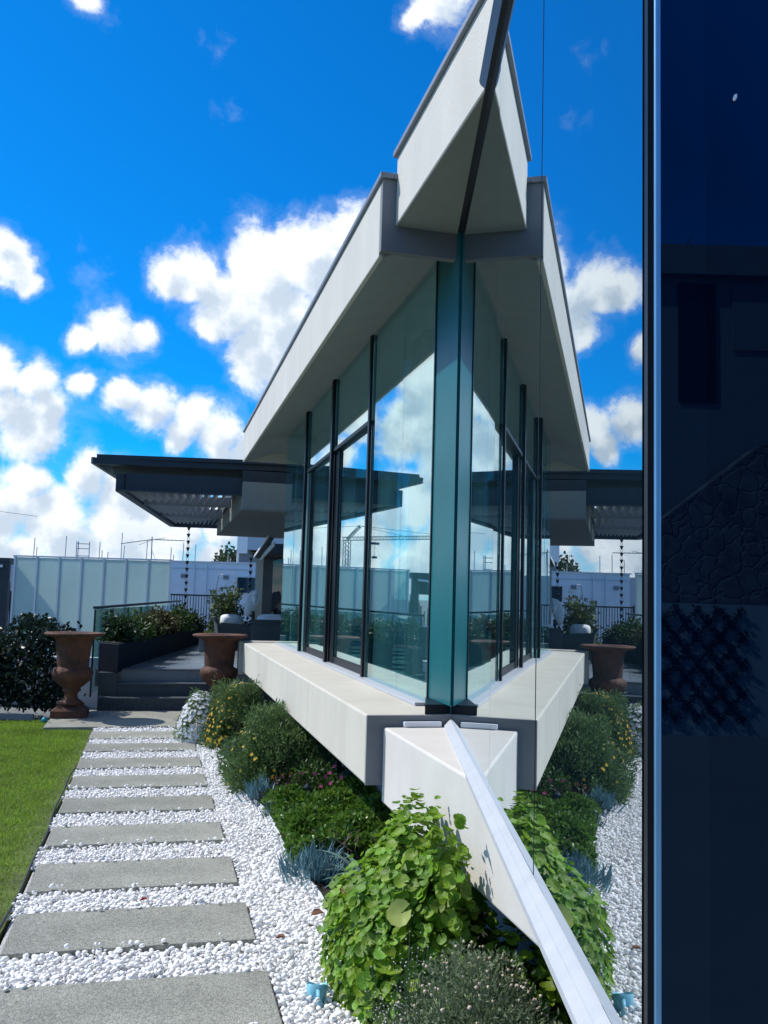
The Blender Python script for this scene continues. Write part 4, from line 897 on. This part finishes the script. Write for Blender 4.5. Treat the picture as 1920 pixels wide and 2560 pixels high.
round_leaves(P, nrm, rng.uniform(0.013, 0.031, len(P)), ger, 'foliage')
round_leaves(np.array([w3(-1.55, -0.22, 0.46)]), np.array([[-0.35, -0.75, 0.55]]), np.array([0.048]), mat('yellowing leaf', (0.42, 0.50, 0.12), 0.5, trans=0.3), 'yellow_leaf')
P, D = gm(500, 0.75, 0.85); round_leaves(P, D+rng.normal(size=D.shape)*0.6, rng.uniform(0.018, 0.03, len(P)), ger, 'inner_foliage')
q = MB()
for j in range(40):
    a = random.uniform(0, 6.28); k = random.uniform(.3, .85); b = w3(-1.05+0.06*math.sin(a), -0.03+0.05*math.cos(a), 0.012); e = w3(-1.05+0.5*k*math.sin(a), -0.03+0.3*k*math.cos(a), 0.012+0.5*random.uniform(.5, .95)*math.sqrt(max(0.1, 1-k*k)))
    if e[2] > 0.45 and (0.3*k*math.cos(a)) > 0.05: continue
    q.tube([b, tuple((Vector(b)+Vector(e))/2+Vector((0, 0, 0.05))), e], [0.008, 0.005, 0.003], 5)
q.build('stem', mat('green stem', (0.07, 0.12, 0.03), .6), t)
# grey green shrub with dried heads at the bottom
t = thing('dry_flower_shrub', 'grey green shrub with dried tan flower heads beside the lower sill rail', 'shrub', (0.33, 3.05, 0.012))
c = (0.31, 3.02, 0.012); gg = leaf_mat('grey green leaf', (0.19, 0.25, 0.14), 0.3, trans=0.3)
P, D = mound(13000, c, (0.26, 0.30, 0.40), 0.15, 0.5); v = (P[:, 0]-OX)*0.969+(P[:, 1]-OY)*0.2474; k = ~((P[:, 2] > 0.48) & (v > 0.05)); P, D = P[k], D[k]
leaves('foliage', T_oval(1, 0.32, 0.2), P, D*0.8+rng.normal(size=P.shape)*0.6+np.array([0, 0, .3]), rng.uniform(0.012, 0.024, len(P)), gg, t)
d = rng.normal(size=(230, 3)); d[:, 2] = np.abs(d[:, 2])+0.3; d /= np.linalg.norm(d, axis=1, keepdims=True); P = d*np.array([0.28, 0.32, 0.43])*rng.uniform(0.95, 1.12, (230, 1))+np.array(c); v = (P[:, 0]-OX)*0.969+(P[:, 1]-OY)*0.2474; P = P[(P[:, 2] < 0.49) | (v < 0.06)]
V, Fa = place(T_ball(), P, rng.normal(size=P.shape), rng.uniform(0.004, 0.009, len(P))); tag(link('flower_heads', np_mesh('flower_heads', V, Fa, True), mat('dried flower head', (0.52, 0.44, 0.34), 0.9, island=0.35), t), None, None, None, 'stuff')
q = MB()
for p in P[::2]: q.tube([(c[0]+(p[0]-c[0])*0.5, c[1]+(p[1]-c[1])*0.5, c[2]+(p[2]-c[2])*0.55), tuple(p)], 0.0012, 4)
q.build('stem', gg, t)
P, D = mound(420, (0.10, 3.25, 0.012), (0.13, 0.18, 0.33), 0.3, 0.3, 0.12); t2 = thing('seed_head_plant', 'wispy plant of tiny pale seed heads between the geranium and the grey green shrub', 'plant', (0.10, 3.25, 0.012))
V, Fa = place(T_ball(), P, rng.normal(size=P.shape), rng.uniform(0.002, 0.0042, len(P))); tag(link('seed_heads', np_mesh('seed_heads', V, Fa, True), mat('pale seed head', (0.6, .6, .55), .9), t2), None, None, None, 'stuff')
q = MB()
for p in P[::2]: q.tube([(0.10+(p[0]-0.10)*0.25, 3.25+(p[1]-3.25)*0.25, 0.02), tuple(p)], 0.0011, 4)
q.build('stem', gg, t2)
# garden spotlight
t = thing('garden_spotlight', 'small dark blue cylindrical garden spotlight among the ground cover', 'spotlight', (-0.575, 6.85, 0.012))
sp = mat('slate blue metal', (0.02, 0.045, 0.085), 0.7, spec=0.2)
MB().tube([(-0.62, 6.82, 0.125), (-0.615, 6.82, 0.128), (-0.54, 6.86, 0.185)], [0.034, 0.036, 0.036], 20).build('lamp_head', sp, t)
MB().tube([(-0.58, 6.84, 0.0), (-0.58, 6.84, 0.12)], 0.008, 8).build('spike', sp, t)
# ------------------------------------------------------------------ small things on the pebbles
t = thing('toy_scoop', 'light blue plastic scoop lying on the white pebbles near the geranium', 'scoop', (-0.235, 3.72, 0.012))
plas = mat('light blue plastic', (0.24, 0.58, 0.72), 0.35, trans=0.15)
q = MB(); n = 28; rings = []
for (r, z) in ((0.0, 0.014), (0.026, 0.014), (0.034, 0.022), (0.040, 0.085), (0.0375, 0.085), (0.031, 0.024), (0.0, 0.019)):
    for k in range(n):
        a = 2*math.pi*k/n; zz = z
        if z > 0.08: zz = z-0.022*max(0, math.cos(a-R(90)))**2 - 0.012*max(0, math.cos(2*a))*0.8
        rings.append((-0.235+r*math.cos(a)*1.05, 3.725+r*math.sin(a)*0.85, zz))
q.add(rings, [(i*n+k, i*n+(k+1) % n, (i+1)*n+(k+1) % n, (i+1)*n+k) for i in range(6) for k in range(n)])
q.build('bowl', plas, t, smooth=True)
MB().tube([(-0.228, 3.692, 0.064), (-0.222, 3.668, 0.050), (-0.216, 3.652, 0.026), (-0.215, 3.650, 0.016)], [0.009, 0.0095, 0.0095, 0.007], 12).build('handle', plas, t, smooth=True)
brown = mat('dead leaf', (0.20, 0.09, 0.05), 0.8, var=.3); redm = mat('red leaf', (0.25, 0.02, 0.015), .7); tan = mat('tan leaf', (0.40, 0.24, 0.10), .8)
for (x, y, s, m, lab, rz) in ((-0.335, 4.60, 0.075, brown, 'curled brown leaf on the pebbles level with the big geranium', 0.4), (-0.31, 3.42, 0.045, brown, 'small brown leaf on the pebbles just in front of the scoop', 2.2), (-0.21, 4.02, 0.045, brown, 'small brown leaf on the pebbles behind the scoop by the bush', 1.2), (-1.22, 4.75, 0.045, redm, 'small dark red leaf on the pebbles between two pavers', 0.2), (-0.13, 4.42, 0.07, tan, 'tan curled leaf on the soil under the geranium edge', 2.8), (-0.47, 4.30, 0.05, brown, 'thin brown leaf beside the corner of a paver', 0.0)):
    V, Fa = place(T_oval(1, 0.5, 0.5), np.array([[x, y, 0.034]]), np.array([[math.cos(rz), math.sin(rz), 0.15]]), np.array([s]), up=np.array([0, 0, 3.0]))
    tag(link('fallen_leaf', np_mesh('fallen_leaf', V, Fa, True), m, loc=(x, y, 0.03)), lab, 'leaf', 'fallen leaves')
q = MB().grid(lambda a, b: (-4.07+0.036*math.cos(math.pi*(b-.5))*math.cos(2*math.pi*a), 10.97+0.036*math.cos(math.pi*(b-.5))*math.sin(2*math.pi*a), 0.034+0.036*math.sin(math.pi*(b-.5))), 20, 10)
tag(q.build('ball', mat('teal rubber', (0.0, 0.28, 0.36), .4), smooth=True, loc=(-4.07, 10.97, 0.03)), 'small teal ball on the lawn at the foot of the left urn', 'ball')
q = MB(); q.tube([w3(u, -1.765+0.012*math.sin(u*1.7)+0.006*math.sin(u*5), 0.018+0.008*math.sin(u*2.3)) for u in np.linspace(-1.6, 5.95, 80)], 0.007, 7)
tag(q.build('irrigation_hose', iron, smooth=True, loc=w3(2, -1.765, 0)), 'thin black hose running along the edge between the lawn and the pavers', 'hose')
tag(MB().grid(lambda a, b: (0.505+0.003*math.cos(math.pi*(b-.5))*math.cos(2*math.pi*a)+0.005*(b-.5), 1.2975+0.0012*math.cos(math.pi*(b-.5))*math.sin(2*math.pi*a), 2.37+0.006*math.sin(math.pi*(b-.5))), 12, 8).build('glass_mark', white_lamp, smooth=True, loc=(0.505, 1.297, 2.37)), 'tiny white splash mark stuck on the dark side glass', 'mark')
# ------------------------------------------------------------------ pebbles
def ico(sub):
    import bmesh
    bm = bmesh.new(); bmesh.ops.create_icosphere(bm, subdivisions=sub, radius=1.0)
    v = np.array([x.co[:] for x in bm.verts]); f = np.array([[q.index for q in p.verts] for p in bm.faces]); bm.free(); return v, f
def pebbles(name, u0, u1, sub, sp, label):
    Pn = []
    for layer in range(2):
        gu = np.arange(u0, u1, sp); gv = np.arange(-1.742, 0.2, sp); U, Vv = np.meshgrid(gu, gv); U = U.ravel()+rng.uniform(-.6, .6, U.size)*sp; Vv = Vv.ravel()+rng.uniform(-.6, .6, Vv.size)*sp
        bu = np.array([(-(x-OX)*0.2474+(y-OY)*0.969, (x-OX)*0.969+(y-OY)*0.2474) for x, y in BED]); o_ = np.argsort(bu[:, 0]); ve = np.interp(U, bu[o_, 0], bu[o_, 1])
        k = (Vv < ve-0.01) & (U < 7.3)
        mg = np.where(rng.random(len(U)) < (0.05*layer), -0.03, 0.008)
        for i, (ua, ub) in enumerate(PAV): k &= ~((U < ua+mg) & (U > ub-mg) & (Vv < -0.668+0.009*i) & (Vv > -1.80))
        k &= ~((U > 6.22) & (Vv < -0.68)) & ~((U > 7.14) & (Vv < 0.31))
        U, Vv = U[k], Vv[k]
        Pn.append(np.stack([OX-0.2474*U+0.969*Vv, OY+0.969*U+0.2474*Vv, np.full(len(U), -0.002 if layer == 0 else 0.008)+rng.uniform(-.004, .007, len(U))+(0.012 if layer else 0)*(rng.random(len(U)) < 0.35)+np.where(mg[k] < 0, 0.028, 0)], 1))
    P = np.concatenate(Pn); n = len(P)
    V, Fc = ico(sub)
    a = 0.0062+0.0105*rng.random(n)**0.9; S_ = np.stack([a, a*rng.uniform(.65, .9, n), a*rng.uniform(.5, .75, n)], 1)
    th = rng.uniform(0, 6.28, n); tl = rng.normal(size=n)*0.35
    ph = rng.uniform(0, 6.28, (n, 3))
    W = V[None]*(1+0.10*np.sin(V[None, :, 0]*2.2+ph[:, None, 0])*np.sin(V[None, :, 1]*2.5+ph[:, None, 1]))[:, :, None]*S_[:, None, :]
    x, y, z = W[..., 0], W[..., 1], W[..., 2]
    x, z = x*np.cos(tl)[:, None]-z*np.sin(tl)[:, None], x*np.sin(tl)[:, None]+z*np.cos(tl)[:, None]
    x, y = x*np.cos(th)[:, None]-y*np.sin(th)[:, None], x*np.sin(th)[:, None]+y*np.cos(th)[:, None]
    W = np.stack([x, y, z], -1)+P[:, None]
    Fa = (Fc[None]+(np.arange(n)*len(V))[:, None, None]).reshape(-1, 3)
    tag(link(name, np_mesh(name, W.reshape(-1, 3), Fa, True), pebble_m), label, None, None, 'stuff')
pebbles('white_pebbles', -2.5, 0.9, 2, 0.0185, 'rounded white pebbles around the near pavers')
pebbles('white_pebbles', 0.9, 7.4, 1, 0.0185, 'rounded white pebbles around the far pavers')
# ------------------------------------------------------------------ grass
n_ = 260000
u = rng.uniform(-1.2, 7.0, n_); v = -1.775-rng.random(n_)**1.1*4.0
X = OX-0.2474*u+0.969*v; Y = OY+0.969*u+0.2474*v
edge = np.clip((-1.775-v)/0.16, 0, 1)
patch = np.sin(u*9+np.sin(v*7))*0.5+0.5
k = (X > -1.3*Y-1.0) & (rng.random(n_) < 0.18+0.82*np.maximum(edge, patch*0.55)) & ~((u > 6.2) & (v > -2.33))
X, Y, edge = X[k], Y[k], edge[k]; n = len(X); h = rng.uniform(0.016, 0.034, n)*(0.6+0.4*edge); a = rng.uniform(0, 6.28, n); w = rng.uniform(0.0016, 0.003, n)*(0.6+Y/9); l = rng.normal(size=(n, 2))*0.45*h[:, None]
z0 = np.full(n, -0.006)
V = np.stack([np.stack([X+w*np.cos(a), Y+w*np.sin(a), z0], 1), np.stack([X-w*np.cos(a), Y-w*np.sin(a), z0], 1), np.stack([X+l[:, 0], Y+l[:, 1], z0+h], 1)], 1).reshape(-1, 3)
tag(link('lawn_grass', np_mesh('lawn_grass', V, np.arange(3*n).reshape(-1, 3)), grass_m), 'short mown green grass', None, None, 'stuff')
# ------------------------------------------------------------------ seen only as reflections: tower crane, and the house behind the viewer
t = thing('tower_crane', 'tall lattice tower crane whose reflection shows in the glass facade', 'crane', (-49.5, 108.8, -0.1))
cr = mat('crane steel', (0.06, 0.12, 0.16), 0.6)
def lattice(a, b, wd, r, seg, name, up=(0, 0, 1)):
    a, b = Vector(a), Vector(b); d = (b-a).normalized(); s = d.cross(Vector(up)).normalized()*wd/2; uu = s.cross(d).normalized()*wd/2; q = MB()
    cs = [s+uu, s-uu, -s-uu, -s+uu]
    for c_ in cs: q.tube([a+c_, b+c_], r, 4)
    for i in range(seg):
        p0, p1 = a.lerp(b, i/seg), a.lerp(b, (i+1)/seg)
        for j in range(4): q.tube([p0+cs[j], p1+cs[(j+1) % 4]], r*0.7, 4)
    return q.build(name, cr, t)
lattice((-49.5, 108.8, -0.1), (-49.5, 108.8, 9.2), 0.75, 0.045, 16, 'mast', (1, 0, 0))
lattice((-48.9, 109.1, 9.4), (-66, 99.9, 10.2), 0.45, 0.04, 44, 'jib')
q = MB(); ap = (-51.0, 108.0, 11.2)
for e in ((-49.4, 108.9, 9.5), (-56.5, 105.0, 9.9), (-62, 102.0, 10.1), (-44, 111.8, 10.6)): q.tube([ap, e], 0.03, 4)
q.build('pendant_line', cr, t)
lattice((-49.5, 108.8, 9.3), ap, 0.3, 0.035, 6, 'apex_frame', (1, 0, 0))
q = MB(); q.tube([(-52.8, 107.0, 9.3), (-52.8, 107.0, 7.2)], 0.02, 4); q.build('hoist_rope', cr, t); MB().box(-53.1, -52.5, 106.8, 107.2, 6.9, 7.2).build('hook_block', cr, t)
MB().box(-53.4, -52.2, 106.8, 107.3, 8.75, 9.05).build('trolley', cr, t)
sh = thing('stone_house', 'stone walled house across the yard, faintly reflected in the dark side glass', 'house', (4, -11, -0.1))
def stone_mat():
    m = mat('rubble stone', (0.26, 0.26, 0.24), 0.9, color2=(0.10, 0.105, 0.105), scale=3); nt = m.node_tree; N = nt.nodes.new; L = nt.links.new
    tc = N('ShaderNodeTexCoord'); vo = N('ShaderNodeTexVoronoi'); vo.feature = 'DISTANCE_TO_EDGE'; vo.inputs['Scale'].default_value = 5.0
    wn = N('ShaderNodeTexNoise'); wn.inputs['Scale'].default_value = 4.0; wn.inputs['Detail'].default_value = 4; L(tc.outputs['Object'], wn.inputs['Vector']); wx = N('ShaderNodeMix'); wx.data_type = 'VECTOR'; wx.inputs['Factor'].default_value = 0.22; L(tc.outputs['Object'], wx.inputs['A']); L(wn.outputs['Color'], wx.inputs['B']); L(wx.outputs['Result'], vo.inputs['Vector'])
    rp = N('ShaderNodeMapRange'); rp.inputs[2].default_value = 0.09; L(vo.outputs['Distance'], rp.inputs[0]); bp = N('ShaderNodeBump'); bp.inputs['Distance'].default_value = 0.02; L(rp.outputs[0], bp.inputs['Height']); L(bp.outputs[0], nt.nodes['Principled BSDF'].inputs['Normal']); return m
MB().add([(0, -10.0, 1.66), (9, -10.0, 1.66), (9, -10.0, 4.4), (5.2, -10.0, 3.9), (3.3, -10.0, 2.4), (0, -10.0, 2.2), (0, -10.4, 1.66), (9, -10.4, 1.66), (9, -10.4, 4.4), (5.2, -10.4, 3.9), (3.3, -10.4, 2.4), (0, -10.4, 2.2)], [(5, 4, 3, 2, 1, 0), (6, 7, 8, 9, 10, 11)]+[(i, (i+1) % 6, 6+(i+1) % 6, 6+i) for i in range(6)]).build('stone_wall', stone_mat(), sh)
MB().box(-1, 9, -10.9, -10.45, -0.1, 6.5).build('upper_wall', mat('shaded paint', (0.22, 0.25, 0.27), .9), sh); MB().box(-1, 9, -10.95, -10.3, 6.501, 6.95).build('roof_fascia', grey_m, sh)
wf = MB().box(4.2, 4.75, -10.44, -10.42, 4.6, 6.4).build('window', iron, sh); MB().box(5.0, 6.6, -10.44, -10.42, 5.4, 6.4).build('window', louvre_m, sh)
tag(MB().box(0, 9, -9.9, -9.7, -0.1, 1.655).build('yard_wall', mat('yard wall paint', (0.46, 0.50, 0.48), .9, var=.1), loc=(4.5, -9.8, 0)), 'smooth low yard wall below the rubble stone, reflected in the dark side glass', 'wall')
t = thing('trellis_ivy', 'diamond trellis of dark ivy on the low yard wall, reflected in the dark side glass', 'climbing plant', (4.2, -9.6, -0.1))
pts = []
for k in range(-5, 9):
    for s in np.linspace(0, 1, 60):
        for sg in (1, -1):
            z = s*1.5+0.1; x = 3.3+k*0.30+sg*(z-0.1)*0.81
            if 3.3 < x < 4.85: pts.append((x, -9.665, z))
pts = np.array(pts); P = np.repeat(pts, 6, 0)+rng.normal(size=(len(pts)*6, 3))*np.array([.022, .02, .022]); leaves('foliage', T_oval(1, .6), P, rng.normal(size=P.shape), rng.uniform(.035, .055, len(P)), g_dark, t)
q = MB()
for k in range(-5, 9):
    for sg in (1, -1):
        x0 = 3.3+k*0.30; x1 = x0+sg*1.215
        if min(x0, x1) > 3.2 and max(x0, x1) < 4.9: q.tube([(x0, -9.68, 0.1), (x1, -9.68, 1.6)], 0.01, 4)
q.build('trellis', bark_m, t)
t = thing('bare_tree', 'leafless tree rising behind the stone house', 'tree', (5.2, -16, -0.1))
q = MB(); q.tube([(5.2, -16, -0.1), (5.3, -16, 4), (5.3, -16, 7)], [.2, .14, .08], 8); q.build('trunk', bark_m, t); q = MB()
for j in range(40): a = random.uniform(-1.2, 1.2); z = random.uniform(5.5, 8); l = random.uniform(.8, 2); q.tube([(5.3, -16, z), (5.3+l*math.sin(a)*.6, -16, z+l*.5), (5.3+l*math.sin(a)*1.1, -16+random.uniform(-.4, .4), z+l)], [.04, .025, .008], 5)
q.build('branches', bark_m, t)
